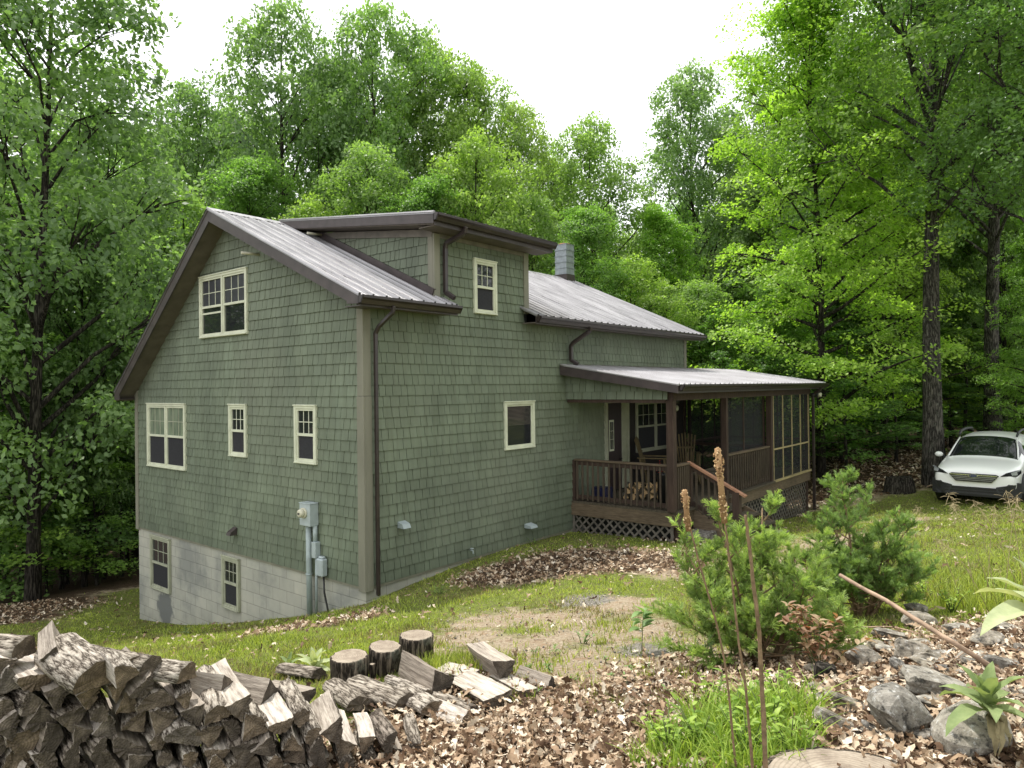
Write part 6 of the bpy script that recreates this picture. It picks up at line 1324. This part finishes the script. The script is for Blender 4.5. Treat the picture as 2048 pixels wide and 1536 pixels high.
# windscreen and side glass just proud of the shell
def panel(pts, name, mat, th=.006, n=(0, 0, 1), bev=0):
    mb = MB(); mb.prism(pts, Vector(n)*th); return mb.build(name, mat, car, bevel=bev)
def grid_panel(rows, name, mat, sub=1, parent=None):
    mb = MB(); n = len(rows[0]); vs = [p for r_ in rows for p in r_]; mb.add(vs, [(i*n+j, i*n+j+1, (i+1)*n+j+1, (i+1)*n+j) for i in range(len(rows)-1) for j in range(n-1)], 0, True); o = mb.build(name, mat, parent or car)
    sm = o.modifiers.new('solid', 'SOLIDIFY'); sm.thickness = .012; sm.offset = 0
    return o
def scr_row(x, z, w, crown): return [(x+abs(u)**2*crown, u*w, z-abs(u)**2*.02) for u in (-1, -.75, -.5, -.25, 0, .25, .5, .75, 1)]
for s in (1, -1):
    mb = MB(); mb.tube([(1.34, s*.755, 1.10), (1.75, s*.70, 1.32), (2.12, s*.63, 1.54)], [.022, .02, .02], 6); mb.build('pillar', m_cw, car)
    mb = MB(); mb.tube([(2.15, s*.64, 1.61), (2.35, s*.65, 1.70), (3.0, s*.65, 1.735), (3.9, s*.64, 1.715), (4.1, s*.63, 1.63)], [.025, .035, .035, .035, .02], 8); mb.build('roof_rail', m_clad, car)
    mb = MB(); mb.tube([(1.75, s*.90, 1.02), (1.74, s*1.0, 1.05)], .02, 6); vs = []
    mm = mb.build('door_mirror', m_clad, car); bm = bmesh.new(); bmesh.ops.create_icosphere(bm, subdivisions=2, radius=1)
    for v in bm.verts: v.co = Vector((1.72+v.co.x*.06, s*1.06+v.co.y*.105, 1.09+v.co.z*.075))
    me = bpy.data.meshes.new('mirror_shell'); bm.to_mesh(me); bm.free(); me.materials.append(m_cw); me.polygons.foreach_set('use_smooth', [True]*len(me.polygons)); o = bpy.data.objects.new('mirror_shell', me); C.objects.link(o); o.parent = mm
    # headlight cluster
    P = [(.075, .52, .755), (.20, .84, .765), (.40, .905, .83), (.40, .90, .925), (.20, .81, .905), (.09, .64, .845)]
    mb = MB(); mb.prism([(x-.035, s*(y+.005), z) for x, y, z in P], (-.045, s*.022, .012)); hl = mb.build('headlight', m_lampd, car, bevel=.01)
    mb = MB(); mb.prism([(x-.082, s*(y+.026), z+.01) for x, y, z in [(.17, .74, .785), (.25, .84, .80), (.23, .83, .88), (.15, .72, .86)]], (-.012, s*.008, 0)); mb.build('lens', m_lampw, hl)
    mb = MB(); mb.prism([(x-.085, s*(y+.026), z+.01) for x, y, z in [(.12, .62, .80), (.36, .89, .90), (.36, .89, .918), (.12, .62, .825)]], (-.01, s*.006, 0)); mb.build('light_strip', m_lampw, hl)
    # lower cladding wing of the bumper and fender arches
    mb = MB(); mb.prism([(.02, s*.45, .40), (.02, s*.45, .50), (.06, s*.72, .56), (.22, s*.86, .62), (.30, s*.93, .60), (.30, s*.93, .26), (.12, s*.80, .26), (.02, s*.55, .26)], (-.03, s*.012, 0)); mb.build('bumper_cladding', m_clad, car, bevel=.01)
    for wx in (.88, 3.72):
        mb = MB(); n = 14; R0, R1 = .385, .455; yo = s*.905; vs = []
        for k in range(n+1): q = math.pi*k/n; vs += [(wx+R0*math.cos(q), yo, .34+R0*math.sin(q)), (wx+R1*math.cos(q), yo, .34+R1*math.sin(q)), (wx+R1*math.cos(q), yo+s*.035, .34+R1*math.sin(q)), (wx+R0*math.cos(q), yo+s*.04, .34+R0*math.sin(q))]
        fs = []
        for k in range(n): a = 4*k; fs += [(a, a+1, a+5, a+4), (a+1, a+2, a+6, a+5), (a+2, a+3, a+7, a+6), (a+3, a, a+4, a+7)]
        mb.add(vs, fs, 0, True); mb.build('wheel_arch', m_clad, car)
        mb = MB(); mb.tube([(wx, s*.60, .34), (wx, s*.912, .34)], .384, 28); mb.build('wheel_well', m_black, car)
        mb = MB(); mb.tube([(wx, s*.72, .34), (wx, s*.735, .34), (wx, s*.925, .34), (wx, s*.94, .34)], [.31, .34, .34, .315], 30); wh = mb.build('wheel', m_tyre, car)
        mb = MB(); mb.tube([(wx, s*.935, .34), (wx, s*.945, .34)], .235, 26)
        mb.build('rim', m_clad, wh); mb = MB()
        for k in range(5): q = 2*math.pi*k/5; mb.beam((wx, s*.952, .34), (wx+.225*math.cos(q), s*.952, .34+.225*math.sin(q)), .05, .016, up=(0, 1, 0))
        mb.tube([(wx, s*.945, .34), (wx, s*.965, .34)], .05, 12); mb.build('spokes', m_rim, wh)
    mb = MB(); mb.box(1.3, 3.3, s*.90, s*.945, .24, .42); mb.build('sill_cladding', m_clad, car)
# grille, bars, badge, lower intake
gr_ = MB(); gr_.prism([(-.02, -.46, .80), (-.02, .46, .80), (-.02, .52, .77), (-.02, .37, .60), (-.02, -.37, .60), (-.02, -.52, .77)], (.06, 0, 0)); gr_ = gr_.build('grille', m_black, car, bevel=.006)
mb = MB()
for z, wv in ((.775, .49), (.725, .46), (.683, .42), (.643, .39)): mb.box(-.034, -.02, -wv, wv, z-.009 if z < .7 else z-.012, z+.007 if z < .7 else z+.008)
mb.build('grille_bars', m_rim, gr_)
mb = MB(); mb.beam((-.04, -.49, .768), (-.04, -.09, .768), .02, .026, up=(0, 0, 1)); mb.beam((-.04, .09, .768), (-.04, .49, .768), .02, .026, up=(0, 0, 1)); mb.build('chrome_wing', m_chr, gr_)
mb = MB(); n = 28; vs = [( -.055, .10*math.cos(6.2832*k/n), .752+.052*math.sin(6.2832*k/n)) for k in range(n)]; mb.prism(vs, (.02, 0, 0)); bd = mb.build('badge', m_chr, gr_)
mb = MB(); vs = [(-.059, .085*math.cos(6.2832*k/n), .752+.041*math.sin(6.2832*k/n)) for k in range(n)]; mb.prism(vs, (.004, 0, 0))
mb.build('badge_field', simple('badge_blue', (.03, .04, .12), .3), bd)
def star(y, z, s_): return [(-.063, y+s_*(1 if k % 2 == 0 else .28)*math.cos(k*math.pi/4+.2)*1.3, z+s_*(1 if k % 2 == 0 else .28)*math.sin(k*math.pi/4+.2)+.06) for k in range(8)]
mb = MB()
for y, z, s_ in ((.048, .702, .019), (.008, .712, .009), (-.022, .700, .009), (.005, .682, .009), (-.040, .684, .009), (-.052, .706, .009)): mb.prism(star(y, z, s_), (.003, 0, 0))
mb.build('badge_stars', m_chr, bd)
mb = MB(); mb.prism([(-.005, -.58, .47), (-.005, .58, .47), (-.005, .70, .33), (-.005, .60, .24), (-.005, -.60, .24), (-.005, -.70, .33)], (.06, 0, 0)); li = mb.build('lower_intake', m_black, car, bevel=.01)
mb = MB(); mb.box(-.02, .0, -.60, .60, .30, .335); mb.box(-.012, .0, -.62, .62, .385, .40); mb.build('skid_plate', m_clad, li)
mb = MB(); mb.beam((1.24, -.10, 1.055), (1.40, .52, 1.16), .015, .012); mb.beam((1.24, .30, 1.05), (1.42, .68, 1.13), .015, .012); mb.build('wiper', m_black, car)
mb = MB(); mb.tube([(3.9, 0, 1.61), (4.0, 0, 1.67)], [.02, .008], 8); mb.build('aerial', m_clad, car)
mb = MB(); mb.box(.5, 4.5, -.8, .8, .22, .4); mb.build('underbody', m_black, car)
gpos = ground_at(1944, 15.6); CS = .91; car.scale = (CS, CS, CS); car.rotation_euler = (R_(0), R_(0), R_(CAR_AZ)) if 'CAR_AZ' in globals() else (0, 0, R_(-3))
car.location = (gpos[0], gpos[1], gpos[2]+.0)
